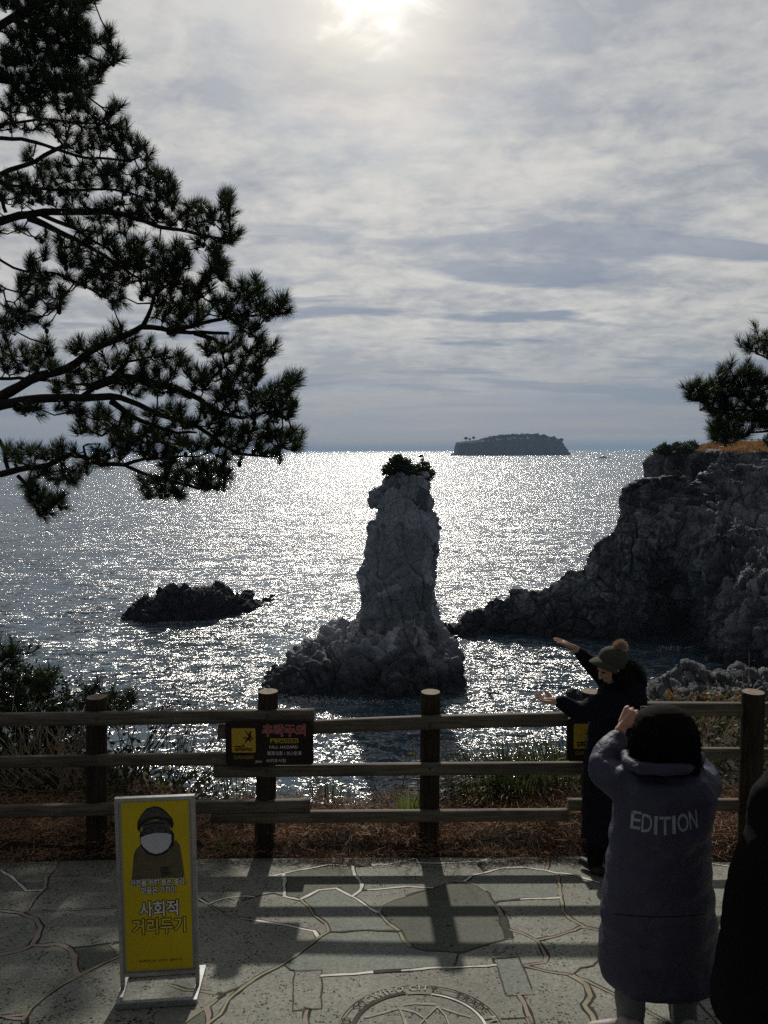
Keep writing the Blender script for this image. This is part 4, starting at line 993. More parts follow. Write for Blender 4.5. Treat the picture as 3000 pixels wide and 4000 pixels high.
BR = [
 (Z(z1, [(-40, 1110), (100, 1080), (350, 1050), (600, 1060), (800, 1130), (1000, 1170), (1120, 1190)], 12.6, 11.6, tk(23)), .13, .018),
 (Z(z1, [(150, 1090), (300, 1160), (450, 1230), (560, 1310), (700, 1390)], 12.4, 12.0), .06, .015),
 (Z(z1, [(200, 1070), (380, 1130), (520, 1240), (640, 1340)], 12.3, 11.8), .04, .012),
 (Z(z1, [(-40, 900), (0, 870), (120, 815), (270, 750), (330, 720)], 13.0, 13.2, tk(24)), .075, .03),
 (Z(z1, [(-40, 700), (100, 690), (270, 745), (450, 790), (650, 805), (700, 780)], 12.8, 12.2, tk(25)), .06, .015),
 (Z(z1, [(-40, 900), (60, 920), (250, 940), (480, 945), (620, 960), (760, 1000)], 12.8, 12.2, tk(23.6)), .05, .015),
 (Z(z1, [(-40, 190), (0, 140), (100, 70), (220, 0), (330, -60)], 13.2, 12.8, tk(26.5)), .10, .05),
 (Z(z1, [(60, 100), (200, 160), (360, 230), (500, 300), (540, 330)], 13.0, 12.4), .05, .012),
 (Z(z1, [(-40, 420), (150, 400), (300, 430), (440, 480), (530, 560)], 13.0, 12.3, tk(25.5)), .06, .012),
 (Z(z1, [(-40, 640), (200, 590), (400, 600), (560, 640)], 13.0, 12.5, tk(25)), .05, .012),
 (Z(z1, [(-40, 940), (20, 1000), (30, 1060)], 12.6, 12.7, tk(24)), .04, .03),
 (Z(z2, [(-40, -20), (60, 50), (160, 85), (270, 85), (350, 110), (430, 150), (500, 190)], 12.0, 11.6, tk(22.5)), .045, .012),
 (Z(z2, [(-40, 120), (30, 160), (90, 180), (180, 200)], 12.0, 11.8, tk(22.3)), .03, .012),
 (Z(z2, [(-40, 730), (0, 700), (90, 640), (200, 590), (330, 550), (450, 470), (560, 430), (640, 390), (700, 350), (850, 365), (1000, 375), (1140, 385)], 11.6, 11.0, tk(20.5)), .17, .022),
 (Z(z2, [(710, 348), (745, 260), (760, 200), (850, 130)], 11.2, 11.3), .04, .014),
 (Z(z2, [(860, 362), (1000, 330), (1150, 300), (1280, 300), (1380, 280)], 11.1, 10.8), .04, .012),
 (Z(z2, [(970, 378), (1080, 415), (1110, 450), (1120, 560), (1170, 600)], 11.0, 10.9), .035, .012),
 (Z(z2, [(-40, 600), (100, 605), (240, 620), (420, 640), (500, 650)], 12.0, 11.8, tk(20.8)), .05, .02),
 (Z(z2, [(-40, 755), (0, 740), (200, 715), (400, 700), (560, 710), (700, 740), (800, 780), (920, 830), (1030, 890), (1110, 940), (1200, 985), (1340, 1000)], 11.4, 10.8, tk(20)), .17, .018),
 (Z(z2, [(560, 735), (650, 800), (750, 830), (880, 885), (980, 880)], 11.2, 11.0), .05, .015),
 (Z(z2, [(480, 640), (600, 605), (700, 610), (880, 655), (1000, 715), (1080, 780), (1200, 800), (1330, 775), (1440, 760)], 11.3, 10.8), .07, .016),
 (Z(z2, [(400, 700), (480, 650), (560, 600), (640, 520), (760, 500)], 11.3, 11.3), .04, .014),
 (Z(z2, [(620, 790), (600, 850), (520, 900), (450, 880)], 11.2, 11.2), .03, .012),
 (Z(z2, [(-40, 1090), (100, 1065), (250, 1040), (350, 1000), (420, 1000), (500, 1040), (620, 1050), (750, 1100), (870, 1130), (1000, 1160), (1080, 1150)], 11.6, 11.0, tk(18.5)), .12, .016),
 (Z(z2, [(425, 1000), (412, 950), (440, 938), (500, 935)], 11.2, 11.2), .022, .008),
 (Z(z2, [(620, 1045), (720, 1010), (850, 1010), (960, 1000)], 11.1, 11.0), .03, .012),
 (Z(z2, [(-40, 890), (0, 920), (40, 970), (40, 1060)], 11.7, 11.6, tk(19.5)), .05, .03),
 (Z(z2, [(90, 1100), (150, 1160), (200, 1200), (230, 1250)], 11.5, 11.4), .03, .012)]
extraL = [(random.uniform(-420, -10), random.uniform(-200, 1150)) for _ in range(110)]
pine('pine_tree', 'large dark pine reaching in from the left, with long needle-tufted branches over the sea', BR, T1 + [t for t in T1 if t[0] < 330 and t[1] < 420] + T2 + extraL, 0.158, 0.0072, 96,
     [(Vector((-9.6, 13.4, 6)), .42), (Vector((-9.3, 13.3, 12)), .36), (tk(16), .32), (tk(20), .27), (tk(24), .2), (tk(28), .1)], extra=3, yj=0.8, jpx=15)

# right pine
z8 = lambda l: [(2500 + a / 2.7648, 1200 + b_ / 2.7648) for a, b_ in l]
T3 = z8([(1180, 440), (1220, 400), (1300, 360), (1360, 340), (1260, 480), (1340, 470), (1380, 520), (1400, 420), (1460, 360),
 (540, 960), (580, 880), (620, 850), (560, 920), (640, 920), (680, 980), (600, 1000), (700, 1040), (740, 960), (720, 860), (780, 830), (800, 900), (850, 800), (880, 720), (900, 680), (920, 740), (900, 850), (960, 800), (980, 880), (880, 940), (820, 980), (780, 1060), (860, 1050), (940, 980), (1000, 940), (1060, 860), (1100, 760), (1140, 720), (1180, 700), (1220, 740), (1200, 800), (1120, 840), (1160, 900), (1240, 860), (1260, 780), (1300, 820), (1340, 800), (1370, 860), (1060, 960), (1120, 1000), (1200, 960), (1280, 940), (1350, 960), (1040, 1060), (1100, 1080), (1180, 1060), (1260, 1060), (1340, 1050), (960, 1080), (1000, 1160), (960, 1220), (1060, 1200), (1120, 1180), (1180, 1220), (1240, 1180), (1300, 1220), (1360, 1180), (1020, 1260), (1220, 1290), (1300, 1290), (1370, 1280), (930, 1160), (780, 1130), (830, 1120),
 (780, 1300), (800, 1350), (850, 1330), (880, 1300), (860, 1390), (920, 1380), (900, 1430), (960, 1400), (1000, 1390), (1040, 1420), (930, 1460), (960, 1350),
 (1420, 900), (1480, 1000), (1430, 1150), (1450, 1260), (1500, 850)])
Y3 = 17.5
B3 = [([Vector((12.2, 18.5, 22.5))] + [(q[0], q[1], Y3) for q in z8([(1600, 1150), (1380, 1130), (1100, 1110), (900, 1110), (740, 1080), (620, 1000)])], .12, .02),
      ([Vector((12.2, 18.5, 23.6))] + [(q[0], q[1], Y3) for q in z8([(1600, 560), (1380, 560), (1260, 500)])], .07, .02),
      ([(q[0], q[1], Y3) for q in z8([(1250, 1120), (1150, 1020), (1100, 900), (1150, 800)])], .04, .015),
      ([(q[0], q[1], Y3) for q in z8([(1000, 1110), (900, 1000), (860, 860)])], .035, .015),
      ([Vector((12.2, 18.5, 21.8))] + [(q[0], q[1], Y3) for q in z8([(1600, 1330), (1380, 1340), (1180, 1360), (1060, 1410), (950, 1400), (860, 1370)])], .06, .018)]
pine('pine_tree', 'pine whose branch reaches in from the right above the cliff top', B3, T3, 0.22, 0.010, 85,
     [(Vector((12.5, 18.8, 12)), .35), (Vector((12.3, 18.5, 18)), .28), (Vector((12.2, 18.5, 22)), .2), (Vector((12.2, 18.5, 25)), .12)], extra=3, yj=0.6, jpx=17)

# young pine low on the left behind the fence
zL = lambda l: [(a / 1.659, 2450 + b_ / 1.659) for a, b_ in l]
T4 = zL([(10, 120), (40, 180), (80, 180), (120, 170), (60, 230), (20, 220), (100, 230), (150, 350), (200, 380), (240, 400), (290, 330), (320, 320), (280, 380), (220, 440), (160, 440), (60, 330), (20, 330), (330, 400), (300, 440), (500, 500), (540, 490), (590, 440), (610, 400), (640, 480), (700, 500), (740, 450), (760, 480), (800, 480), (830, 510), (780, 530), (720, 560), (760, 600), (700, 620), (680, 570), (640, 550), (560, 540), (80, 420), (20, 450), (120, 500), (-40, 200), (-60, 300)])
Y4 = 7.9
B4 = [([(q[0], q[1], Y4) for q in zL([(-250, 1100), (-180, 500), (0, 380), (200, 450), (350, 450)])], .035, .014),
      ([(q[0], q[1], Y4) for q in zL([(-150, 1000), (100, 720), (400, 620), (600, 580), (760, 560)])], .03, .012),
      ([(q[0], q[1], Y4) for q in zL([(-180, 500), (-60, 300), (60, 220)])], .02, .012)]
pine('young_pine', 'low green young pine at the far left, its tips showing over the top rail', B4, T4, 0.11, 0.0045, 75,
     [(Vector((-4.6, 8.1, 17.8)), .07), (Vector((-4.4, 8.0, 18.8)), .05), (Vector((-4.3, 7.95, 20.2)), .03)], extra=3, yj=0.25, jpx=24, twigr=0.006, mats=[m_needle2, m_leafd])

# evergreen shrubs and bare shrubs behind the fence, left
def Pb(px, py, Y): return tuple(P(px, py, Y))
b0 = Vector((-3.6, 7.6, gnd_h(-3.6, 7.6)))
leafy_shrub('evergreen_shrub', 'dense dark broad-leaved shrub behind the left end of the fence', 'shrub',
            [(Pb(40, 2700, 7.9), (.55, .35, .38)), (Pb(170, 2760, 7.7), (.45, .3, .35)), (Pb(90, 2880, 7.6), (.7, .35, .35)), (Pb(250, 2860, 7.5), (.3, .25, .36)), (Pb(270, 2990, 7.4), (.35, .25, .3)), (Pb(30, 3060, 7.4), (.6, .3, .3)), (Pb(-150, 2700, 7.9), (.6, .35, .5)), (Pb(210, 3120, 7.2), (.4, .2, .25))], 9000, 0.055, m_leafd, m_twig, tuple(b0))
def bare_shrub(base, n, h, spread, lean, label, mat, cat='shrub', group='bare shrubs behind the fence', r=0.006, leaves=None):
    t = thing('bare_shrub', base, label, cat, group); mb = MB(); tips = []
    for i in range(n):
        a = random.uniform(-1, 1) * spread + lean; L_ = h * random.uniform(.55, 1.1); p = Vector(base) + Vector((random.gauss(0, .12), random.gauss(0, .08), 0)); d = Vector((math.sin(a), random.uniform(-.25, .25), math.cos(a))); pts = [p]
        k = 7
        for q in range(k):
            d = (d + Vector((random.gauss(0, .07), random.gauss(0, .07), .01))).normalized(); p = p + d * L_ / k; pts.append(p)
            if q > 1 and random.random() < .75:
                e = (d + Vector((random.choice((-1, 1)) * random.uniform(.35, .8), random.gauss(0, .3), .2))).normalized(); l2 = L_ * random.uniform(.12, .35)
                mb.tube([p, p + e * l2 * .5 + Vector((0, 0, .01)), p + e * l2 + Vector((0, 0, .03))], [r * .5, r * .35, r * .22], 4); tips.append(p + e * l2)
        mb.tube(pts, [r * (1 - .75 * q / k) for q in range(k + 1)], 5); tips.append(p)
    mb.build('branches', mat, t)
    if leaves:
        m = rng.choice(len(tips), leaves); c = np.array([tuple(tips[q]) for q in m]) + rng.normal(size=(leaves, 3)) * .03; d = runit(leaves) * .05; V, Fq = leaves_np(c, d, perp(d), .013)
        link('leaves', from_np('twig_leaves', V, Fq), m_leafo, t)
for (px, Y, n, h, sp, ln_, lab, mt, lv) in [
    (520, 6.9, 26, 1.15, .75, .35, 'bare twiggy shrub between the first and second posts, behind the yellow sign', m_twig, None),
    (700, 6.8, 24, 1.15, .6, .45, 'bare twigs fanning up to the right, behind the upper edge of the yellow sign', m_twig, 25),
    (120, 6.7, 34, .85, 1.0, .1, 'tangle of pale bare twigs under the left end of the middle rail', m_ptwig, None),
    (260, 6.6, 26, .7, 1.0, -.2, 'low pale tangle of twigs beside the leftmost post', m_ptwig, 30),
    (900, 6.5, 12, .7, .7, 0, 'short sparse bare shrub below the fall-hazard board', m_twig, 10),
    (1290, 6.45, 7, .5, .6, 0, 'few thin stalks between the fall-hazard board and the middle post', m_twig, None),
    (1760, 6.5, 14, .95, .55, .35, 'wispy dark twigs just right of the middle post', m_twig, 40),
    (1560, 6.5, 8, .55, .8, .2, 'small dark twigs just left of the middle post', m_twig, 12),
    (2700, 7.2, 16, .8, .9, 0, 'pale branching twigs behind the right fence bay', m_ptwig, 20)]:
    q = ray(px, 3230); X = q.x * Y; bare_shrub((X, Y, gnd_h(X, Y) - .05), n, h, sp, ln_, lab, mt, leaves=lv)

# grasses
def blades(base, n, h, rad, name, label, mat=None, wd=0.006, droop=1.0, group=None):
    t = thing(name, base, label, 'plant', group); V = []; Fq = []
    for i in range(n):
        a = random.uniform(0, 6.283); rr = rad * math.sqrt(random.random()) * .5; p = Vector(base) + Vector((math.cos(a) * rr * 1.4, math.sin(a) * rr * .6, 0)); L_ = h * random.uniform(.6, 1.15); tilt = random.uniform(.1, .75) * droop
        dirh = Vector((math.cos(a), math.sin(a) * .6, 0)); w_ = Vector((-math.sin(a), math.cos(a), 0)) * wd; k = 6; o_ = len(V); q = p.copy(); th = tilt * .3
        for j in range(k + 1):
            f = j / k; ww = w_ * (1 - f ** 2) + w_ * .08; V += [tuple(q - ww), tuple(q + ww)]
            q = q + (dirh * math.sin(th) + Vector((0, 0, math.cos(th)))) * L_ / k; th += tilt * (.18 + .5 * f)
        Fq += [(o_ + 2 * j, o_ + 2 * j + 1, o_ + 2 * j + 3, o_ + 2 * j + 2) for j in range(k)]
    link('blades', from_np('blades', V, Fq), mat or m_blade, t)
def gb(px, Y, up=0.0): X = ray(px, 3200).x * Y; return (X, Y, gnd_h(X, Y) + up)
blades(gb(2010, 6.6, -.05), 900, .72, .85, 'grass_clump', 'large arching green grass clump in the bay left of the leaning person', wd=.008, droop=1.5)
blades(gb(2190, 6.75, -.05), 900, .85, .75, 'grass_clump', 'large arching green grass clump pressed against the fourth post', wd=.008, droop=1.5)
blades(gb(1290, 6.35), 50, .32, .3, 'grass_tuft', 'thin grass tuft right of the fall-hazard board, above the lowest rail', wd=.003)
blades(gb(930, 6.4), 60, .4, .4, 'grass_tuft', 'thin grass tuft under the fall-hazard board', wd=.003)
blades(gb(1600, 6.0), 60, .25, .2, 'grass_tuft', 'green tuft at the foot of the middle post', m_leafy, .005)
blades(gb(450, 5.95), 70, .25, .25, 'grass_tuft', 'yellow-green tuft at the foot of the leftmost post', m_leafy, .005)
blades(gb(865, 5.66, -.05), 26, .09, .12, 'small_weed', 'tiny bright green weed at the paving edge right of the yellow sign', m_leafy, .008, 1.6)
blades(gb(2120, 5.9), 50, .2, .2, 'grass_tuft', 'low green tuft under the right bay of the fence', m_blade, .003)
# the big dead leaf
p = P(125, 3225, 6.0); bm = bmesh.new(); n = 12; rows = []
for i in range(n + 1):
    s = i / n; ww = 0.07 * math.sin(math.pi * s) ** .7 + .002
    rows.append([bm.verts.new((p.x - .1 + .2 * s, p.y + k * .3 * ww, p.z + .03 * math.sin(s * 3) + k * ww * .9 - .02 * abs(k))) for k in (-1, -.5, 0, .5, 1)])
for i in range(n):
    for k in range(4): bm.faces.new((rows[i][k], rows[i + 1][k], rows[i + 1][k + 1], rows[i][k + 1]))
tag(link('dead_leaf', from_bm('dead_leaf', bm), leafmat('dead_leaf', (0.35, 0.22, 0.13), (0.5, 0.34, 0.22), 20, .3), None, True), 'big curled tan dead leaf lying on the pine needles left of the first post', 'leaf')

# right side undergrowth
nU = 16000
x = np.where(rng.random(nU) < .5, rng.uniform(-5, -1.2, nU), rng.uniform(1.9, 6.5, nU)); y = rng.uniform(6.45, 10.5, nU)
z = np.array([gnd_h(a, b_) for a, b_ in zip(x, y)]) + rng.exponential(.12, nU); c = np.stack([x, y, z], 1); d = runit(nU) * .07; d[:, 2] = np.abs(d[:, 2])
V, Fq = leaves_np(c, d, perp(d), .018); me = from_np('undergrowth', V, Fq); me.polygons.foreach_set('material_index', (rng.random(nU) < .035).astype(np.int32))
tag(link('undergrowth', me, [m_leafd, m_leafo]), kind='stuff')
leafy_shrub('autumn_shrub', 'low shrub of green and orange leaves over the top rail, before the rock mound', 'shrub',
            [(Pb(2645, 2728, 9.6), (.2, .15, .12)), (Pb(2760, 2740, 9.5), (.25, .15, .12)), (Pb(2850, 2742, 9.4), (.3, .15, .10)), (Pb(2700, 2800, 9.3), (.45, .2, .14)), (Pb(2950, 2790, 9.2), (.3, .2, .2))], 1500, 0.045, m_leafo, m_twig, (3.9, 9.2, 18.7))
leafy_shrub('autumn_shrub', 'shrub with orange leaves seen under the top rail, right of the photographer', 'shrub',
            [(Pb(2740, 2850, 8.0), (.32, .2, .22)), (Pb(2960, 2900, 7.8), (.4, .25, .4)), (Pb(3080, 2950, 7.8), (.4, .25, .4))], 450, 0.04, m_leafo, m_twig, (3.3, 7.9, 18.8))
leafy_shrub('evergreen_shrub', 'dark leafy thicket filling the right fence bays', 'shrub',
            [(Pb(2800, 2950, 7.9), (.6, .3, .32)), (Pb(2640, 2980, 7.8), (.4, .3, .3)), (Pb(2900, 3080, 7.6), (.6, .3, .3)), (Pb(3100, 3000, 7.7), (.6, .3, .5)), (Pb(2760, 3090, 7.3), (.4, .2, .22))], 9000, 0.05, m_leafd, m_twig, (3.5, 7.7, 18.8))

# foam where the swell breaks on the rocks
fc_ = []
for px, py, n, sx, sy in ((1182, 2722, 500, 1.1, .7), (1240, 2738, 260, 2.0, .5), (590, 2432, 260, 1.2, .6), (690, 2430, 300, 2.6, .7), (1042, 2362, 200, .7, .5), (2632, 2533, 160, 1.2, .5), (1430, 2742, 200, 3, .5), (1800, 2640, 120, 1.2, .4)):
    p = sea(px, py); q = rng.normal(size=(n, 3)) * (sx, sy, .0) + np.array((p.x, p.y, 0)); q[:, 2] = np.abs(rng.normal(size=n)) * .07 + .02; fc_.append(q)
c = np.concatenate(fc_); d = runit(len(c)) * .16; d[:, 2] *= .3; V, Fq = leaves_np(c, d, perp(d), .06)
tag(link('sea_foam', from_np('sea_foam', V, Fq), simple('foam_white', (.55, .58, .6), (.7, .72, .74), 3, .8)), kind='stuff')

# plants on the stack and on the headland
def Rn(px, py, Y, r_): return (Pb(px, py, Y), r_)
sb = (P(1590, 1868, 75.5))
leafy_shrub('stack_shrub', 'dark wind-shaped shrubs crowning the left of the sea stack', 'shrub',
            [Rn(1548, 1800, 75.3, (.75, 1.2, .55)), Rn(1530, 1835, 75, (1.0, 1.6, .6)), Rn(1570, 1820, 75.5, (1.1, 1.6, .85)), Rn(1600, 1850, 75, (1.3, 1.8, .7)), Rn(1548, 1782, 75.3, (.3, .4, .18)), Rn(1510, 1842, 75, (.45, .6, .25))], 7000, 0.26, m_leafd, m_twig, tuple(sb))
leafy_shrub('stack_shrub', 'open twiggy shrub crowning the right of the sea stack', 'shrub',
            [Rn(1650, 1825, 75.3, (.9, 1.2, .55)), Rn(1665, 1855, 75, (.9, 1.4, .6)), Rn(1640, 1870, 74.5, (1.0, 1.2, .5)), Rn(1645, 1790, 75.3, (.3, .4, .25)), Rn(1685, 1850, 75.2, (.4, .6, .35))], 3200, 0.24, m_leafd, m_twig, (sb.x + 1.6, sb.y, sb.z))
hb = P(2590, 1775, 106)
leafy_shrub('cliff_shrub', 'dark round bush at the very tip of the headland', 'shrub', [Rn(2582, 1765, 105, (1.0, 1.2, 1.0)), Rn(2600, 1755, 105.5, (.9, 1.2, .8)), Rn(2570, 1775, 104.5, (.6, .8, .8))], 2600, .3, m_leafd, m_twig, tuple(hb))
hb = P(2680, 1765, 107)
leafy_shrub('cliff_shrub', 'greener wide bush on the headland between the tip bush and the dry grass', 'shrub', [Rn(2650, 1748, 106, (1.1, 1.2, .7)), Rn(2700, 1742, 106.5, (1.1, 1.2, .75)), Rn(2680, 1755, 105, (1.4, 1.2, .6))], 3400, .28, leafmat('green_leaf', (0.04, 0.07, 0.025), (0.07, 0.10, 0.04), .5, .3), m_twig, tuple(hb))
hb = P(2995, 1740, 108)
leafy_shrub('cliff_shrub', 'grey-green bush on the cliff top at the right edge', 'shrub', [Rn(3005, 1722, 108, (.9, 1.0, 1.1)), Rn(3040, 1725, 108, (1.2, 1.0, 1.0))], 2000, .28, m_leafd, m_twig, tuple(hb))
hb = P(2625, 1862, 98)
leafy_shrub('ledge_shrub', 'small olive bush on the ledge below the headland block', 'shrub', [Rn(2625, 1856, 97.5, (1.1, .8, .4)), Rn(2640, 1848, 97.5, (.5, .5, .35))], 1100, .2, leafmat('olive_leaf', (0.05, 0.055, 0.03), (0.09, 0.09, 0.05), .5, .2), m_twig, tuple(hb))
# little barrier on the cliff top
t = thing('cliff_fence', tuple(P(2920, 1732, 112)), 'tiny dark post and rope barrier on the cliff top under the pine branch', 'fence')
pp = [P(x, 1722, 112) for x in range(2885, 3120, 26)]
for p in pp: MB().tube([p - Vector((0, 0, .8)), p + Vector((0, 0, .35))], .07, 6).build('post', m_twig, t)
for dz_ in (.2, -.15): MB().tube([p + Vector((0, 0, dz_)) for p in pp], .035, 5).build('rail', m_twig, t)

# ------------------------------------------------------------------ fence
def woodmat(name, c1, c2):
    m, nt, b, oc = newmat(name, 0.72, 0.25)
    g = nt.noise(nt.scalevec(oc, (1.2, 14, 14)), 3.0, 6, 0.65, .4); g2_ = nt.noise(nt.scalevec(oc, (.8, 40, 40)), 3.0, 4, 0.6, .2)
    k = nt.noise(oc, 2.0, 4, .6)
    col = nt.ramp(nt.math('ADD', nt.math('MULTIPLY', g, .6), nt.math('MULTIPLY', g2_, .4)), [(0.35, c1), (0.6, c2)])
    col = nt.mix(1.0, col, nt.ramp(k, [(0.3, 0.6), (0.7, 1.2)]), 'MULTIPLY')
    nt.set(b, 'Base Color', col); nt.set(b, 'Normal', nt.bump(g2_, .7, .006)); return m
def woodmat_v(name, c1, c2):
    m, nt, b, oc = newmat(name, 0.8, 0.2)
    g = nt.noise(nt.scalevec(oc, (16, 16, 1.2)), 3.0, 6, 0.65, .4)
    k = nt.noise(oc, 3.0, 4, .6)
    col = nt.mix(1.0, nt.ramp(g, [(0.35, c1), (0.62, c2)]), nt.ramp(k, [(0.3, 0.6), (0.7, 1.2)]), 'MULTIPLY')
    nt.set(b, 'Base Color', col); nt.set(b, 'Normal', nt.bump(g, .8, .008)); return m
m_rail = woodmat('weathered_rail', (0.055, 0.045, 0.032), (0.20, 0.17, 0.13))
m_post = woodmat_v('dark_post', (0.018, 0.013, 0.009), (0.055, 0.040, 0.027))
m_end = simple('sawn_end', (0.16, 0.12, 0.085), (0.32, 0.26, 0.19), 30, .8, bs=.4)
fence = thing('log_fence', (0, FY, FZ), 'weathered log fence with thick round posts and three rails along the cliff edge', 'fence')
def postY(px): return FY + 0.02
def post(px_t, py_t, px_b, py_b, w_px):
    b_ = ground(px_b, py_b); Y = b_.y; tp = P(px_t, py_t, Y); r_ = 0.5 * w_px / FPX * (Y * 1.07)
    prof = [(-.25, 1.0), (0, 1.0), (.4, 1.0), (.8, .99), (.96, .985), (.99, .965), (1.0, .93)]
    H_ = tp.z - b_.z; bm = bmesh.new(); K = 40; rows = []
    for f, rr in prof:
        c = b_.lerp(tp, f) if f > 0 else b_ + Vector((0, 0, f)); row = []
        for k in range(K):
            a = 2 * math.pi * k / K; nz_ = 1 + .02 * noise.noise(Vector((math.cos(a) * 2, math.sin(a) * 2, px_t)))
            # drying crack down the face
            da = abs((a - math.pi * 1.5 - .25 * math.sin(px_t)) ); nz_ -= .10 * max(0, 1 - da / .09)
            row.append(bm.verts.new((c.x + r_ * rr * nz_ * math.cos(a), c.y + r_ * rr * nz_ * math.sin(a), c.z)))
        rows.append(row)
    for i in range(len(rows) - 1):
        for k in range(K): bm.faces.new((rows[i][k], rows[i][(k + 1) % K], rows[i + 1][(k + 1) % K], rows[i + 1][k]))
    f = bm.faces.new(rows[-1]); f.material_index = 1
    o = link('post', from_bm('post', bm), [m_post, m_end], fence)
    for p_ in o.data.polygons: p_.use_smooth = len(p_.vertices) == 4
    return tp
post(377, 2722, 377, 3338, 76); post(1048, 2700, 1033, 3338, 75); post(1682, 2702, 1675, 3328, 75); post(2310, 2700, 2310, 3330, 76); post(2942, 2702, 2925, 3342, 84)
post(-300, 2735, -300, 3350, 76); post(3570, 2702, 3560, 3350, 84)
RY = FY - 0.13
def rail(x0, y0, x1, y1, h_px, Y0=RY, Y1=None, sag=0.0):
    """centre line given by its mid height; half-round log with a flat back"""
    Y1 = Y1 or Y0; n = 26; r_ = 0.5 * h_px / FPX * Y0 * 1.12; K = 14; V = []; Fq = []
    for i in range(n + 1):
        f = i / n; p = P(x0 + (x1 - x0) * f, y0 + (y1 - y0) * f + sag * math.sin(math.pi * f), Y0 + (Y1 - Y0) * f)
        for k in range(K):
            a = 2 * math.pi * k / K; rr = r_ * (1 + .05 * noise.noise(Vector((p.x * 1.3, k * .6, y0 * .1))))
            cy, cz = math.cos(a), math.sin(a)
            cy = max(min(cy, .62), -.72); cz = max(min(cz, .9), -.9)
            V.append((p.x, p.y + rr * cy, p.z + rr * cz * 1.05))
    for i in range(n):
        for k in range(K): Fq.append((i * K + k, i * K + (k + 1) % K, (i + 1) * K + (k + 1) % K, (i + 1) * K + k))
    bm = bmesh.new(); vs = [bm.verts.new(v) for v in V]
    for f in Fq: bm.faces.new([vs[i] for i in f])
    e1 = bm.faces.new([vs[k] for k in range(K)]); e2 = bm.faces.new([vs[n * K + k] for k in range(K)]); e1.material_index = 1; e2.material_index = 1
    bmesh.ops.recalc_face_normals(bm, faces=bm.faces)
    o = link('rail', from_bm('rail', bm), [m_rail, m_end], fence)
    for p_ in o.data.polygons: p_.use_smooth = len(p_.vertices) == 4
    return o
rail(-500, 2818, 1228, 2794, 50); rail(-500, 2990, 1010, 2962, 44, sag=-4); rail(-500, 3180, 1212, 3144, 46)
rail(854, 2858, 2216, 2808, 52, sag=-7); rail(836, 3011, 2276, 2998, 46); rail(828, 3192, 2218, 3182, 44)
rail(2256, 2768, 3700, 2772, 52); rail(2280, 2938, 3700, 2950, 42); rail(2216, 3142, 3700, 3146, 44)
# bolt heads
for px, py in ((377, 2806), (1046, 2796), (1680, 2832), (1678, 2999), (1044, 3010), (377, 2968), (2925, 2772)):
    p = P(px, py + 3, RY - .062); MB().tube([p, p + Vector((0, -.008, 0))], .012, 8).build('bolt', simple('rusty_bolt', (.05, .03, .02), (.09, .06, .04)), fence)

# ------------------------------------------------------------------ fall hazard boards
m_board = woodmat('board_brown', (0.018, 0.012, 0.009), (0.034, 0.024, 0.018))
m_yel = simple('sign_yellow', (0.50, 0.33, 0.03), (0.56, 0.38, 0.04), 20, .5)
m_blk = simple('sign_black', (0.015, 0.012, 0.01), None, 20, .6)
m_red = simple('sign_red', (0.42, 0.05, 0.05), None, 20, .6)
m_wht = simple('sign_white', (0.8, 0.8, 0.82), None, 20, .6)
m_pnk = simple('sign_outline', (0.52, 0.36, 0.36), None, 20, .6)
def rrect(w_, h_, r_, n=6):
    pts = []
    for cx, cy, a0 in ((w_ / 2 - r_, h_ / 2 - r_, 0), (-w_ / 2 + r_, h_ / 2 - r_, 90), (-w_ / 2 + r_, -h_ / 2 + r_, 180), (w_ / 2 - r_, -h_ / 2 + r_, 270)):
        for i in range(n + 1): a = R(a0 + 90 * i / n); pts.append((cx + r_ * math.cos(a), cy + r_ * math.sin(a)))
    return pts
def plate(pts, M, th, mat, name, parent, off=0.0):
    """extruded outline; local x right, y up, -z towards the viewer side is +n"""
    bm = bmesh.new(); a = [bm.verts.new(M @ Vector((x, y, off + th))) for x, y in pts]; b_ = [bm.verts.new(M @ Vector((x, y, off))) for x, y in pts]
    bm.faces.new(a); bm.faces.new(b_[::-1]); n = len(pts)
    for i in range(n): bm.faces.new((a[i], b_[i], b_[(i + 1) % n], a[(i + 1) % n]))
    bmesh.ops.recalc_face_normals(bm, faces=bm.faces); return link(name, from_bm(name, bm), mat, parent)
def put_text(s, size, x, y, M, mat, parent, name='lettering', bold=0.0, off=0.002, align='CENTER', wscale=1.0, width=None):
    me = text_mesh(s, size, bold, align)
    xs = [v.co.x for v in me.vertices]; ys = [v.co.y for v in me.vertices]
    if width: wscale = width / (max(xs) - min(xs))
    cx = (max(xs) + min(xs)) / 2 if align == 'CENTER' else 0; cy = (max(ys) + min(ys)) / 2
    for v in me.vertices: v.co = M @ Vector(((v.co.x - cx) * wscale + x, v.co.y - cy + y, off))
    return link(name, me, mat, parent)
def sign_frame(pc, M3): return Matrix.Translation(pc) @ M3
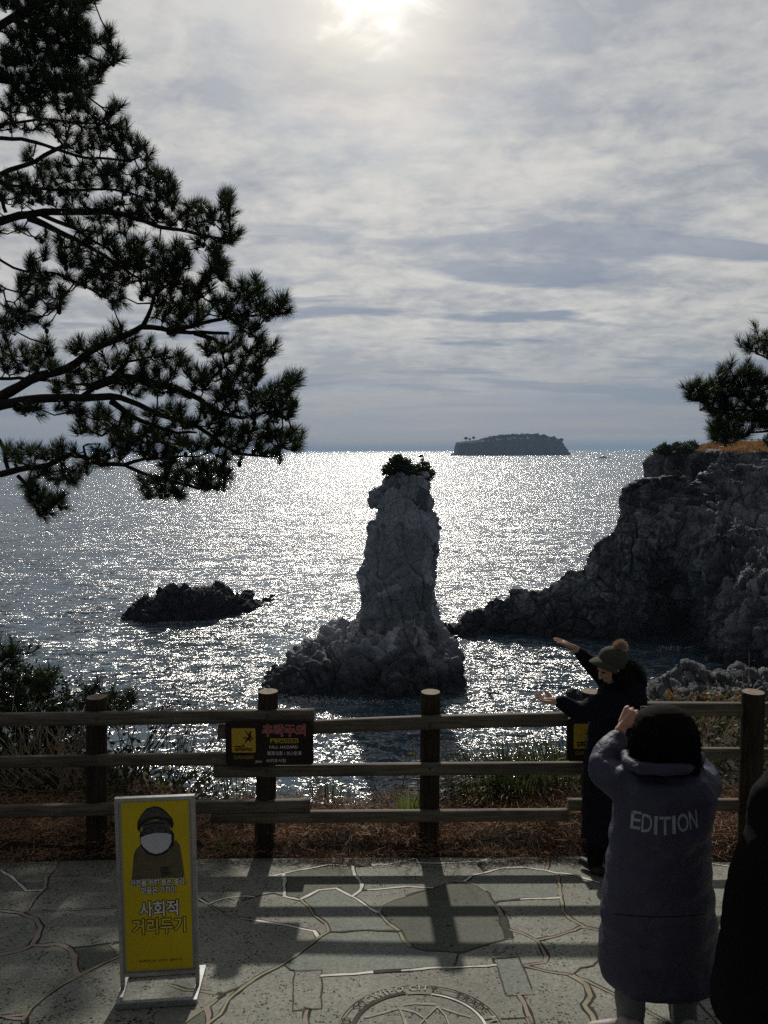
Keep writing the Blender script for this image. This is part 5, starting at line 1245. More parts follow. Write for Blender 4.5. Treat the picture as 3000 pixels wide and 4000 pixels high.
def hazard_board(px0, py0, px1, py1, label, Y):
    a, b_ = P(px0, py0, Y), P(px1, py1, Y); W_ = (b_.x - a.x); H_ = a.z - b_.z; c = (a + b_) / 2; c.y = Y
    M = Matrix.Translation(c) @ Matrix.Rotation(R(90), 4, 'X')       # local x right, y up, z towards the viewer
    t = thing('warning_board', tuple(c), label, 'sign', 'fall hazard boards on the fence')
    plate(rrect(W_, H_, .025), M, .03, m_board, 'board', t, -.03)
    s = W_ / 815.0                                                     # traced board is 815 x 390 units
    X = lambda u: (u - 832) * s; Yv = lambda v: (605 - v) * s * (H_ / (390 * s)) 
    plate([(X(594) + x, Yv(572) + y) for x, y in rrect(222 * s, 232 * s, 14 * s)], M, .002, m_yel, 'pictogram_panel', t)
    pg = 'pictogram'
    fig = [(650, 492), (662, 486), (670, 494), (667, 508), (658, 516), (672, 540), (684, 560), (680, 574), (672, 560), (660, 546), (655, 560), (668, 574), (660, 582), (640, 568), (628, 574), (612, 598), (604, 592), (616, 566), (622, 554), (604, 550), (592, 556), (584, 548), (606, 540), (632, 548), (640, 530), (630, 520), (618, 500), (612, 482), (620, 480), (632, 506), (645, 512), (650, 504)]
    plate([(X(u), Yv(v)) for u, v in fig], M, .001, m_blk, pg, t, .0022)
    plate([(X(u), Yv(v)) for u, v in [(508, 622), (588, 622), (588, 600), (597, 600), (597, 632), (508, 632)]], M, .001, m_blk, pg, t, .0022)
    for v0 in (640, 654):
        up = [(512 + i * 10, v0 + 5 * math.sin(i * 1.0)) for i in range(17)]
        plate([(X(u), Yv(v)) for u, v in up] + [(X(u), Yv(v + 9)) for u, v in up[::-1]], M, .001, m_blk, pg, t, .0022)
    put_text('DANGER', 46 * s, X(594), Yv(725), M, m_yel, t, width=185 * s)
    put_text('추락주의', 118 * s, X(970), Yv(483), M, m_pnk, t, bold=.0045, off=.0015, width=402 * s)
    put_text('추락주의', 118 * s, X(970), Yv(483), M, m_red, t, bold=.0018, off=.0025, width=394 * s)
    plate([(X(972) + x, Yv(577) + y) for x, y in rrect(262 * s, 44 * s, 3 * s)], M, .0015, m_yel, 'caution_strip', t)
    plate([(X(868), Yv(562)), (X(888), Yv(596)), (X(848), Yv(596))], M, .001, m_blk, 'triangle', t, .0017)
    put_text('CAUTION', 44 * s, X(996), Yv(578), M, m_blk, t, off=.0032, bold=.0008, width=192 * s)
    put_text('FALL HAZARD', 38 * s, X(966), Yv(634), M, m_wht, t, width=266 * s)
    put_text('墜落注意 / 当心坠落', 40 * s, X(972), Yv(690), M, m_wht, t, width=320 * s)
    put_text('서귀포시장', 38 * s, X(892), Yv(758), M, m_wht, t, width=188 * s)
    put_text('Jeju', 34 * s, X(730), Yv(766), M, m_wht, t, width=62 * s)
    return t
hazard_board(879, 2823, 1224, 2988, 'dark brown fall-hazard board with yellow pictogram and red lettering, on the second fence post', RY - .085)
hazard_board(2217, 2806, 2565, 2972, 'dark warning board half hidden behind the person in the knitted hat', RY - .085)

# ------------------------------------------------------------------ yellow standing sign
m_alu = simple('sign_frame_metal', (0.33, 0.33, 0.34), (0.45, 0.45, 0.46), 30, .35, .5, metal=.6)
m_pos, nt, b, oc = newmat('poster_yellow', 0.55, 0.3)
nt.set(b, 'Base Color', nt.ramp(nt.noise(oc, 2.5, 3, .5), [(0.3, (0.58, 0.43, 0.012)), (0.7, (0.72, 0.54, 0.015))]))
yl = ground(485, 3882); yr = ground(770, 3868)
cx = (yl + yr) / 2; ax = (yr - yl); ax.z = 0; ax.normalize(); nrm = Vector((ax.y, -ax.x, 0))   # towards the viewer
zt_ = P(628, 3110, cx.y).z; H_ = zt_ - cx.z
M = Matrix.Translation(Vector((cx.x, cx.y, cx.z))) @ Matrix(((ax.x, 0, nrm.x, 0), (ax.y, 0, nrm.y, 0), (0, 1, 0, 0), (0, 0, 0, 1)))
Wd = (P(782, 3450, cx.y).x - P(474, 3450, cx.y).x) * .985
sg = thing('standing_sign', tuple(cx), 'yellow standing sign with a masked stone figure, in a pale metal frame on the paving', 'sign')
fwd = .016; base_p = H_ * .105
bars = []
def bar(x0, y0, x1, y1, w_, name, d0=-.012, d1=.012):
    dx, dy = x1 - x0, y1 - y0; L_ = math.hypot(dx, dy); nx_, ny_ = -dy / L_ * w_ / 2, dx / L_ * w_ / 2
    plate([(x0 - nx_, y0 - ny_), (x1 - nx_, y1 - ny_), (x1 + nx_, y1 + ny_), (x0 + nx_, y0 + ny_)], M, d1 - d0, m_alu, name, sg, d0)
hw = Wd / 2
bar(-hw + .009, 0.0, -hw + .009, H_, .018, 'frame'); bar(hw - .009, 0.0, hw - .009, H_, .018, 'frame')
bar(-hw + .018, H_ - .009, hw - .018, H_ - .009, .018, 'frame', -.0115, .0125); bar(-hw + .018, base_p, hw - .018, base_p, .018, 'frame', -.0115, .0125)
pw, ph = Wd - .05, H_ - base_p - .028
pcy = base_p + .009 + ph / 2
plate([(x, pcy + y) for x, y in rrect(Wd - .036, ph + .012, .001)], M, .006, simple('sign_backing', (.35, .34, .33)), 'backing', sg, -.004)
plate([(x, pcy + y) for x, y in rrect(pw - .012, ph - .012, .001)], M, .001, m_pos, 'poster', sg, .0025)
# poster art, in units of the traced picture (x 300..915 -> poster width, y 270..1740)
us = (pw - .012) / 615.0; vs_ = (ph - .012) / 1470.0
X = lambda u, v=1000: (u - 607) * us; Yp = lambda v: pcy + (1005 - v) * vs_
m_st = simple('print_stone', (0.05, 0.048, 0.05), (0.085, 0.082, 0.085), 40, .6); m_st2 = simple('print_body', (0.10, 0.085, 0.05), (0.14, 0.12, 0.07), 30, .6); m_dk = simple('print_dark', (0.018, 0.017, 0.018), None); m_mask = simple('print_mask', (0.50, 0.52, 0.58), (0.60, 0.62, 0.68), 10, .6)
def art(pts, mat, name, off): plate([(X(u), Yp(v)) for u, v in pts], M, .0004, mat, name, sg, off)
art([(372, 935), (385, 850), (400, 720), (425, 670), (470, 640), (740, 640), (790, 610), (825, 660), (840, 760), (860, 920), (840, 935)], m_st2, 'print', .0036)
art([(460, 560), (470, 520), (750, 520), (775, 560), (770, 650), (700, 720), (610, 745), (520, 720), (465, 650)], m_dk, 'print', .0041)
art([(480, 540), (490, 470), (520, 440), (690, 430), (735, 470), (745, 545), (700, 560), (520, 570)], m_st, 'print', .0046)
art([(440, 500), (445, 440), (480, 380), (530, 330), (600, 310), (660, 325), (710, 365), (760, 420), (775, 470), (760, 515), (735, 480), (700, 435), (610, 425), (520, 440), (475, 490), (460, 530)], m_dk, 'print', .0051)
art([(455, 460), (480, 390), (540, 335), (600, 318), (655, 335), (710, 375), (750, 430), (700, 410), (610, 395), (520, 415)], m_st, 'print', .0056)
for ex_ in (540, 665): art([(ex_ + 44 * math.cos(a / 12 * 6.283), 520 + 28 * math.sin(a / 12 * 6.283)) for a in range(12)], m_dk, 'print', .0051); art([(ex_ + 34 * math.cos(a / 12 * 6.283), 520 + 20 * math.sin(a / 12 * 6.283)) for a in range(12)], m_st, 'print', .0056)
art([(595, 470), (625, 470), (632, 555), (588, 555)], m_st, 'print', .0053)
art([(505, 462), (600, 450), (700, 460), (700, 470), (600, 460), (505, 472)], m_dk, 'print', .0058)
art([(468, 575), (520, 555), (610, 540), (700, 545), (750, 560), (748, 625), (715, 680), (660, 712), (600, 722), (540, 700), (490, 655), (470, 620)], m_mask, 'print', .0061)
for k in range(4): art([(630 + 6 * k, 845 + 22 * k), (700, 838 + 20 * k), (745, 862 + 16 * k), (700, 850 + 20 * k), (632 + 6 * k, 857 + 22 * k)], m_dk, 'print', .0040)
def korean(s, size, u, v, mat, wid, bold, off):
    bmo = bmesh.new(); rr_ = (.0042 if size > 100 else .0021)
    for k in range(10):
        me = text_mesh(s, size * us, bold); xs = [q.co.x for q in me.vertices]; ys = [q.co.y for q in me.vertices]; ws = wid * us / (max(xs) - min(xs)); cx_, cy_ = (max(xs) + min(xs)) / 2, (max(ys) + min(ys)) / 2
        for q in me.vertices: q.co = M @ Vector(((q.co.x - cx_) * ws + X(u) + rr_ * math.cos(k * .6283), q.co.y - cy_ + Yp(v) + rr_ * math.sin(k * .6283), off + k * .00004))
        bmo.from_mesh(me)
    link('lettering_outline', from_bm('outline', bmo), m_blk, sg)
    put_text(s, size * us, X(u), Yp(v), M, mat, sg, 'lettering', bold, off + .0008, width=wid * us)
korean('안전을 위해 몸은 멀리,', 72, 617, 968, m_wht, 510, .0009, .0063)
korean('마음은 가까이', 72, 617, 1035, m_wht, 315, .0009, .0063)
korean('사회적', 165, 615, 1200, m_wht, 355, .0016, .0045)
korean('거리두기', 165, 612, 1352, simple('letter_yellow', (0.78, 0.64, 0.10), None, 20, .6), 490, .0016, .0045)
put_text('제주특별자치도  서귀포시  공원녹지과', 30 * us, X(615), Yp(1658), M, m_blk, sg, off=.0042, width=400 * us)
# foot: a flat rectangle of bars on the paving
q = [ground(463, 3940), ground(759, 3922), ground(793, 3797), ground(497, 3818)]
for a, b_ in ((0, 1), (1, 2), (2, 3), (3, 0)):
    A0, B0 = q[a], q[b_]; d = (B0 - A0).normalized(); up = Vector((0, SL, 1)).normalized(); sd = d.cross(up).normalized() * .014
    ext = d * (.014 if a % 2 == 0 else -.014); A1 = A0 - ext; B1 = B0 + ext; h0 = up * .003; h1 = up * .030
    bm = bmesh.new(); vs = [bm.verts.new(p_) for p_ in (A1 - sd + h0, A1 + sd + h0, B1 + sd + h0, B1 - sd + h0, A1 - sd + h1, A1 + sd + h1, B1 + sd + h1, B1 - sd + h1)]
    for f in ((0, 1, 2, 3), (4, 7, 6, 5), (0, 4, 5, 1), (1, 5, 6, 2), (2, 6, 7, 3), (3, 7, 4, 0)): bm.faces.new([vs[i] for i in f])
    bmesh.ops.recalc_face_normals(bm, faces=bm.faces); link('foot_bar', from_bm('foot_bar', bm), m_alu, sg)
# ------------------------------------------------------------------ people
m_skin = simple('skin', (0.50, 0.27, 0.19), (0.58, 0.34, 0.24), 30, .5, .4)
m_hair = simple('black_hair', (0.004, 0.0035, 0.0035), (0.008, 0.007, 0.007), 60, .8, .06, bs=.5, bd=.004, stretch=(8, 8, .6))
def fabric(name, c1, c2, rough=.75, wr=.35, spec=.25):
    m, nt, b, oc = newmat(name, rough, spec)
    f = nt.noise(oc, 220, 3, .6); w_ = nt.noise(nt.scalevec(oc, (1, 1, 1.6)), 9, 4, .55, .6); l = nt.noise(oc, 3, 3, .5)
    nt.set(b, 'Base Color', nt.mix(1.0, nt.ramp(l, [(.3, c1), (.7, c2)]), nt.ramp(f, [(.3, .8), (.7, 1.15)]), 'MULTIPLY'))
    nt.set(b, 'Normal', nt.bump(nt.math('ADD', nt.math('MULTIPLY', w_, 1.0), nt.math('MULTIPLY', f, .06)), wr, .02))
    return m
m_grey = fabric('grey_padded_fabric', (0.040, 0.039, 0.072), (0.068, 0.066, 0.112), .55, .9)
m_navy = fabric('navy_fabric', (0.006, 0.007, 0.014), (0.011, 0.012, 0.022), .85, .5, .12)
m_black = fabric('black_fabric', (0.005, 0.005, 0.007), (0.009, 0.009, 0.012), .9, .4, .1)
m_jog = fabric('grey_jersey', (0.12, 0.125, 0.13), (0.17, 0.17, 0.175), .9, .4)
m_hat = fabric('green_knit', (0.045, 0.05, 0.036), (0.075, 0.08, 0.058), .9, .4)
m_blue = fabric('blue_lining', (0.01, 0.02, 0.07), (0.015, 0.03, 0.09), .8, .3)
m_shoe = simple('pale_pink_shoe', (0.42, 0.36, 0.35), (0.52, 0.46, 0.45), 20, .6)
m_dsh = simple('dark_shoe', (0.02, 0.02, 0.022), (0.03, 0.03, 0.03), 20, .6)
def rings_np(rings, K=28, e=0.85):
    V = []; Fq = []
    for c, rx, ry in rings:
        for k in range(K):
            a = 2 * math.pi * k / K; ca, sa = math.cos(a), math.sin(a)
            V.append((c[0] + rx * math.copysign(abs(ca) ** e, ca), c[1] + ry * math.copysign(abs(sa) ** e, sa), c[2]))
    n = len(rings)
    for i in range(n - 1):
        for k in range(K): Fq.append((i * K + k, i * K + (k + 1) % K, (i + 1) * K + (k + 1) % K, (i + 1) * K + k))
    tris = []
    for base, c in ((0, rings[0][0]), ((n - 1) * K, rings[-1][0])):
        V.append(tuple(c)); ci = len(V) - 1
        for k in range(K): tris.append((base + k, base + (k + 1) % K, ci))
    return V, Fq + tris
def limb(pts, rad, k=14):
    """rounded tapered limb with domed ends"""
    pts = [Vector(p) for p in pts]; a = (pts[0] - pts[1]).normalized(); b_ = (pts[-1] - pts[-2]).normalized()
    r0_, r1 = rad[0], rad[-1]; mx = lambda r_: max(r_) if hasattr(r_, '__len__') else r_
    sc_ = lambda r_, f: tuple(q * f for q in r_) if hasattr(r_, '__len__') else r_ * f
    P_ = [pts[0] + a * mx(r0_) * .9, pts[0] + a * mx(r0_) * .6] + pts + [pts[-1] + b_ * mx(r1) * .6, pts[-1] + b_ * mx(r1) * .9]
    return tube_np(P_, [sc_(r0_, .3), sc_(r0_, .8)] + list(rad) + [sc_(r1, .8), sc_(r1, .3)], k)
def fuse(name, parts, voxel, mat, parent, smooth=4, disp=0.0, dscale=6, quilt=0.0):
    bm = bmesh.new()
    for V, Fq in parts:
        vs = [bm.verts.new(v) for v in V]
        for f in Fq:
            if len(set(f)) >= 3:
                try: bm.faces.new([vs[i] for i in dict.fromkeys(f)])
                except ValueError: pass
    bmesh.ops.remove_doubles(bm, verts=bm.verts, dist=1e-5)
    bmesh.ops.recalc_face_normals(bm, faces=bm.faces)
    me = from_bm('tmp', bm); o = bpy.data.objects.new('tmp', me); COL.objects.link(o)
    r_ = o.modifiers.new('r', 'REMESH'); r_.mode = 'VOXEL'; r_.voxel_size = voxel; r_.adaptivity = 0
    s_ = o.modifiers.new('s', 'SMOOTH'); s_.iterations = smooth; s_.factor = .5
    bpy.context.view_layer.update()
    m2 = bpy.data.meshes.new_from_object(o.evaluated_get(bpy.context.evaluated_depsgraph_get())); bpy.data.objects.remove(o)
    m2.name = name
    if disp:
        for v in m2.vertices:
            n = v.normal; q = Vector((v.co.x, v.co.y, v.co.z * 1.5)) * dscale; rg = 1 - 2 * abs(noise.noise(q * 1.3 + Vector((7, 3, 1))))
            v.co = v.co + n * disp * (noise.noise(q) + .5 * noise.noise(q * 2.3) + .55 * rg * rg + quilt * math.sin(6.283 * (v.co.z + .03 * noise.noise(q * .7)) / .125))
    m2.materials.clear()
    return link(name, m2, mat, parent, True)
def hand_parts(wrist, d, pn, s=1.0, curl=.3, thumb_side=1, spread=.12, thumb_out=.7):
    """d: wrist->fingers, pn: out of the palm; returns tubes for palm, five digits"""
    d = Vector(d).normalized(); pn = Vector(pn); pn = (pn - d * pn.dot(d)).normalized(); sd = d.cross(pn) * thumb_side; out = []
    W_ = Vector(wrist); L_ = .085 * s
    out.append(limb([W_ - d * .03 * s, W_ + d * .012 * s, W_ + d * L_ * .55, W_ + d * L_], [(.024 * s, .024 * s), (.026 * s, .021 * s), (.034 * s, .017 * s), (.036 * s, .013 * s)] if False else [.023 * s, .022 * s, .020 * s, .014 * s], 12))
    for off in (-.6, -.2, .2, .6): out.append(limb([W_ + d * .015 * s + sd * off * .028 * s, W_ + d * L_ + sd * off * .052 * s], [.014 * s, .0125 * s], 8))
    for off, ln_ in ((.62, .070), (.21, .079), (-.21, .073), (-.62, .057)):
        p = W_ + d * L_ + sd * off * .052 * s; dr = (d + sd * off * spread).normalized(); pts = [p]; rr = [.0098 * s]; ang = 0
        for seg, f in ((.45, 1), (.31, 1.2), (.24, .9)):
            ang += curl * f; v = dr * math.cos(ang) + pn * math.sin(ang); p = p + v * ln_ * seg * s; pts.append(p); rr.append(rr[-1] - .0009 * s)
        out.append(limb(pts, rr, 8))
    p = W_ + d * .022 * s + sd * .022 * s; pts = [p]; dr = (d * .75 + sd * thumb_out + pn * .25).normalized()
    for seg in (.034, .028, .022): p = p + dr * seg * s; pts.append(p); dr = (dr + d * .18 + pn * .16 * (1 + curl)).normalized()
    out.append(limb(pts, [.0145 * s, .0115 * s, .0105 * s, .009 * s], 8))
    return out
def head_parts(c, f, up, s=1.0):
    """skull, jaw, nose, lips, ears; f = facing direction"""
    f = Vector(f).normalized(); up = Vector(up); up = (up - f * up.dot(f)).normalized(); r_ = f.cross(up); M3 = Matrix((r_, f, up)).transposed(); c = Vector(c); L = lambda x, y, z: c + (r_ * x + f * y + up * z) * s
    out = [ell_np(L(0, -.01, .025), (.076 * s, .094 * s, .092 * s), M3), ell_np(L(0, .015, -.045), (.058 * s, .070 * s, .068 * s), M3), ell_np(L(0, .055, -.088), (.024 * s, .022 * s, .020 * s), M3)]
    out.append(limb([L(0, .082, .018), L(0, .098, -.012), L(0, .106, -.03)], [.008 * s, .011 * s, .0135 * s], 8))
    for sx in (-1, 1):
        out.append(ell_np(L(.014 * sx, .093, -.033), (.009 * s, .01 * s, .007 * s), M3, 10, 6)); out.append(ell_np(L(.077 * sx, -.008, -.01), (.008 * s, .018 * s, .030 * s), M3, 10, 8))
        out.append(ell_np(L(.034 * sx, .074, -.02), (.026 * s, .016 * s, .022 * s), M3, 10, 8)); out.append(limb([L(.014 * sx, .084, .028), L(.048 * sx, .068, .028)], [.007 * s, .006 * s], 6))
    out.append(limb([L(-.02, .078, -.062), L(0, .088, -.060), L(.02, .078, -.062)], [.005 * s, .0075 * s, .005 * s], 8)); out.append(limb([L(-.016, .078, -.071), L(0, .086, -.072), L(.016, .078, -.071)], [.005 * s, .0075 * s, .005 * s], 8))
    return out, L
def eyes(L, parent, s=1.0):
    for sx in (-1, 1):
        V, Fq = ell_np(L(.031 * sx, .078, .004), (.011 * s, .009 * s, .007 * s), None, 12, 8); link('eye', from_np('eye', V, Fq), simple('eye_dark', (.03, .02, .015)), parent, True)
def fur(name, cs, ln, n, mat, parent, wd=.0012, out_from=None):
    idx = rng.integers(0, len(cs), n); c = np.array(cs)[idx] + rng.normal(size=(n, 3)) * ln * .12; d = runit(n)
    if out_from is not None:
        o_ = c - np.array(out_from); o_ /= (np.linalg.norm(o_, axis=1, keepdims=True) + 1e-9); d = d * .55 + o_
    d = d / np.linalg.norm(d, axis=1, keepdims=True) * ln * rng.uniform(.6, 1.2, (n, 1)); V, Fq = quads_np(c, d, perp(d), wd, wd * .2)
    return link(name, from_np(name, V, Fq), mat, parent)
def shoe_parts(p, f, s=1.0):
    f = Vector(f).normalized(); return [limb([p + Vector((0, 0, .045 * s)) - f * .05 * s, p + Vector((0, 0, .04 * s)) + f * .06 * s, p + Vector((0, 0, .032 * s)) + f * .15 * s], [.042 * s, .041 * s, .034 * s], 12), limb([p + Vector((0, 0, .018)) - f * .055 * s, p + Vector((0, 0, .018)) + f * .155 * s], [.018, .018], 8), limb([p + Vector((0, 0, .045)), p + Vector((0, 0, .06))], [.038 * s, .036 * s], 10)]

# ---- the photographer in the long grey padded coat
Y0 = 3.5
def Q(px, py, Y=Y0): return P(px, py, Y)
def ringpx(rows, Y, yoff=lambda f: 0):
    out = []
    for py, xl, xr, ry in rows:
        a, b_ = P(xl, py, Y), P(xr, py, Y); out.append((Vector(((a.x + b_.x) / 2, Y, (a.z + b_.z) / 2)), (b_.x - a.x) / 2, ry))
    return out
fa = Vector((Q(2570, 3900).x, Y0, gz(Y0)))
pa = thing('person', tuple(fa), 'person seen from behind in a long grey padded coat reading EDITION, raising a phone', 'person')
coat = [rings_np(ringpx([(2985, 2500, 2690, .10), (3005, 2450, 2735, .135), (3040, 2412, 2765, .155), (3090, 2400, 2775, .17), (3170, 2398, 2765, .175), (3300, 2388, 2765, .18), (3420, 2370, 2772, .19), (3560, 2355, 2788, .20), (3700, 2348, 2795, .21), (3790, 2345, 2797, .215), (3806, 2352, 2790, .21)], Y0), 40, .9)]
el = Q(2352, 3003, 3.62); wl = Q(2412, 2892, 3.72); er_ = Q(2762, 3050, 3.62); wr = Q(2680, 2920, 3.80); wr2 = Q(2655, 2850, 3.84)
coat += [limb([Q(2462, 3062), Q(2410, 3052, 3.55), el], [.085, .085, .072], 18), limb([el, el.lerp(wl, .5) + Vector((-.006, 0, 0)), wl], [.070, .068, .056], 18)]
coat += [limb([Q(2712, 3062), Q(2745, 3065, 3.56), er_], [.085, .085, .07], 18), limb([er_, er_.lerp(wr, .5), wr], [.068, .064, .052], 18)]
# hood: the roll round the neck and the bag hanging down the back
roll = [Q(2448, 2950, 3.60), Q(2455, 2975, 3.48), Q(2500, 2998, 3.37), Q(2590, 3006, 3.33), Q(2680, 2998, 3.37), Q(2728, 2975, 3.48), Q(2735, 2950, 3.60)]
coat.append(limb(roll, [.022, .026, .028, .029, .028, .026, .022], 12))
coat.append(rings_np([(Vector((Q(2590, y).x, 3.5 - o_, Q(2590, y).z)), w_ / 760, .075) for y, w_, o_ in ((3010, 120, .10), (3040, 145, .12), (3100, 150, .135), (3170, 130, .14), (3230, 90, .135), (3275, 45, .12), (3290, 15, .11))], 30, .9))
co_ = fuse('coat', coat, .0105, m_grey, pa, 8, .009, 6, .45)
# seams and lining
hp, L = head_parts(Q(2592, 2862, 3.5), (0, 1, -.05), (0, .05, 1), .96)
eyes(L, pa, .96)
hl = hand_parts(Q(2432, 2836, 3.75), Q(2474, 2775, 3.79) - Q(2432, 2836, 3.75), (.6, .8, -.1), 1.05, .7, -1)
hr = hand_parts(wr, Q(2640, 2800, 3.82) - wr, (-.6, .7, 0), .92, .6, 1)
gA = gz(3.45)
lg = [limb([Q(2500, 3500, 3.5), Q(2470, 3700, 3.48), Vector((Q(2463, 3940, 3.42).x, 3.42, gA + .10))], [.06, .045, .03], 14), limb([Q(2640, 3500, 3.5), Q(2660, 3700, 3.48), Vector((Q(2668, 3960, 3.45).x, 3.45, gA + .10))], [.06, .045, .03], 14)]
tor = [limb([Q(2592, 2930, 3.5), Q(2592, 3020, 3.5)], [.05, .055], 14), rings_np(ringpx([(3010, 2500, 2690, .09), (3100, 2460, 2720, .11), (3400, 2450, 2700, .12), (3560, 2450, 2710, .12)], Y0), 24)]
arms = [limb([Q(2470, 3062), el, wl, Q(2432, 2836, 3.75)], [.04, .035, .027, .024], 12), limb([Q(2712, 3062), er_, wr], [.04, .035, .026], 12)]
fuse('body', hp + hl + hr + lg + tor + arms, .0042, m_skin, pa, 2)
# bobbed hair
hair = [rings_np([(Vector((Q((xl + xr) / 2, y).x, 3.49, Q(2590, y).z)), (xr - xl) / 2 / 775, ry) for y, xl, xr, ry in ((2752, 2580, 2606, .012), (2756, 2556, 2630, .04), (2766, 2532, 2656, .068), (2782, 2507, 2680, .092), (2802, 2494, 2694, .108), (2830, 2480, 2705, .122), (2880, 2470, 2713, .128), (2930, 2466, 2717, .125), (2975, 2468, 2715, .115), (3003, 2478, 2705, .10))], 32, .95)]
ho = fuse('hair', hair, .007, m_hair, pa, 3)
# take the hair off the face: push the front back
for v in ho.data.vertices:
    if v.co.y > 3.5 and v.co.z < Q(2590, 2805).z:
        f = min(1, (v.co.y - 3.5) / .1); v.co.y = 3.5 + (v.co.y - 3.5) * .35
st = ho.data.vertices; NS = 5200; idx = rng.integers(0, len(st), NS); c = np.array([tuple(st[int(i)].co) for i in idx]); nn_ = np.array([tuple(st[int(i)].normal) for i in idx])
d = np.stack([rng.normal(size=NS) * .014, rng.normal(size=NS) * .010, -rng.uniform(.03, .085, NS)], 1) + nn_ * rng.uniform(-.002, .014, (NS, 1)); V, Fq = quads_np(c - nn_ * .001, d, perp(d), .0013, .0003)
link('loose_strands', from_np('strands', V, Fq), m_hair, pa)
MB().tube([Q(2462, 2968, 3.52), Q(2520, 2992, 3.42), Q(2590, 2996, 3.39), Q(2660, 2992, 3.42), Q(2722, 2968, 3.52)], .03, 12).build('hood_lining', m_blue, pa)
tr_ = [limb([Q(2500, 3600, 3.5), Q(2472, 3760, 3.48), Q(2462, 3900, 3.44), Vector((Q(2463, 3940, 3.42).x, 3.42, gA + .04))], [.09, .078, .068, .060], 16), limb([Q(2640, 3600, 3.5), Q(2658, 3760, 3.48), Q(2668, 3900, 3.46), Vector((Q(2668, 3960, 3.45).x, 3.45, gA + .04))], [.09, .076, .066, .060], 16)]
fuse('trousers', tr_, .008, m_jog, pa, 3, .006, 14)
for px, Yf_, fd in ((2440, 3.36, (-.85, .05, 0)), (2672, 3.46, (.1, 1, 0))):
    x_ = Q(px, 3950, Yf_).x; fuse('shoe', shoe_parts(Vector((x_, Yf_, gz(Yf_) + .004)), fd, .95), .006, m_shoe, pa, 3)
MB().tube([Q(2618, 3860, 3.42), Vector((Q(2622, 3920, 3.40).x, 3.40, gA + .2)), Vector((Q(2630, 3940, 3.39).x, 3.39, gA + .05))], .006, 6).build('stripe', simple('white_stripe', (.55, .55, .55)), pa)
# phone
ph_c = Q(2560, 2786, 3.84); bm = bmesh.new(); box(bm, ph_c, .155, .009, .075, bev=.003)
ph_o = link('phone', from_bm('phone', bm), simple('phone_body', (0.25, 0.24, 0.22), (0.35, 0.34, 0.32), 5, .3, .5, metal=.3)); tag(ph_o, 'slim phone held up sideways by the photographer in the grey coat', 'phone')
bm = bmesh.new(); box(bm, ph_c - Vector((0, .0052, 0)), .146, .001, .067); link('screen', from_bm('screen', bm), simple('phone_screen', (.01, .01, .012), None, 5, .1, .5), ph_o)
# the lettering across the back
bvh = BVHTree.FromObject(co_, bpy.context.evaluated_depsgraph_get())
mT = simple('coat_letters', (0.25, 0.28, 0.31), (0.36, 0.385, 0.41), 12, .8); mS = simple('coat_letter_edge', (0.02, 0.02, 0.03), None, 12, .8)
for mat_, bold, off, pr in ((mT, .012, .002, 0),):
    bmE = bmesh.new()
    for ch, x, y, w_, h_, tilt in (('E', 2484, 3203, 40, 70, .16), ('D', 2527, 3216, 42, 72, .10), ('I', 2562, 3224, 13, 72, .04), ('T', 2598, 3226, 46, 72, 0), ('I', 2633, 3222, 13, 72, -.05), ('O', 2668, 3214, 44, 72, -.10), ('N', 2708, 3202, 32, 70, -.15)):
        me = text_mesh(ch, 1.0, bold); xs = [v.co.x for v in me.vertices]; ys = [v.co.y for v in me.vertices]; sx = (w_ + pr * 9) / (max(xs) - min(xs)); sy = (h_ + pr * 8) / (max(ys) - min(ys)); cx_, cy_ = (max(xs) + min(xs)) / 2, (max(ys) + min(ys)) / 2
        b2 = bmesh.new(); b2.from_mesh(me)
        for _ in range(3): bmesh.ops.subdivide_edges(b2, edges=[e for e in b2.edges if e.calc_length() > .12], cuts=1)
        bmesh.ops.triangulate(b2, faces=b2.faces)
        for v in b2.verts:
            u, q = (v.co.x - cx_) * sx, (v.co.y - cy_) * sy; px, py = x + u * math.cos(tilt) + q * math.sin(tilt) * .6, y - q + u * math.sin(tilt)
            dr = ray(px, py).normalized(); hit = bvh.ray_cast(CAM, dr); v.co = (hit[0] - dr * off) if hit[0] else CAM + ray(px, py) * 3.3
        me2 = bpy.data.meshes.new('l'); b2.to_mesh(me2); b2.free(); bmE.from_mesh(me2)
    link('lettering', from_bm('coat_lettering', bmE), mat_, pa)
for y in (3570,):       # stitched seams round the coat
    pts = []
    for x in range(2395, 2760, 12):
        dr = ray(x, y + 12 * math.sin((x - 2395) / 365 * math.pi)).normalized(); hit = bvh.ray_cast(CAM, dr)
        if hit[0]: pts.append(hit[0])
    if len(pts) > 4: MB().tube(pts, .0022, 5).build('seam', m_navy, pa)

# ---- the person in the green knitted hat, leaning and reaching out over the rail
YB = 5.28
B_ = lambda px, py, Y=YB: P(px, py, Y)
fb = Vector((B_(2345, 3300).x, YB, gz(YB)))
pb = thing('person', tuple(fb), 'person in dark coat and green bobble hat, arms stretched out over the rail', 'person')
coat = [rings_np(ringpx([(2640, 2395, 2475, .07), (2662, 2362, 2505, .11), (2690, 2345, 2520, .13), (2740, 2325, 2524, .145), (2810, 2305, 2500, .145), (2900, 2292, 2475, .145), (3000, 2285, 2455, .15), (3100, 2280, 2448, .155), (3200, 2276, 2440, .16), (3262, 2274, 2436, .165), (3270, 2282, 2428, .16)], YB), 30, .95)]
su = B_(2405, 2690, 5.36); eu = B_(2312, 2600, 5.40); wu = B_(2262, 2548, 5.42)
sl_ = B_(2400, 2745, 5.15); e_l = B_(2262, 2782, 5.05); w_l = B_(2190, 2744, 5.02)
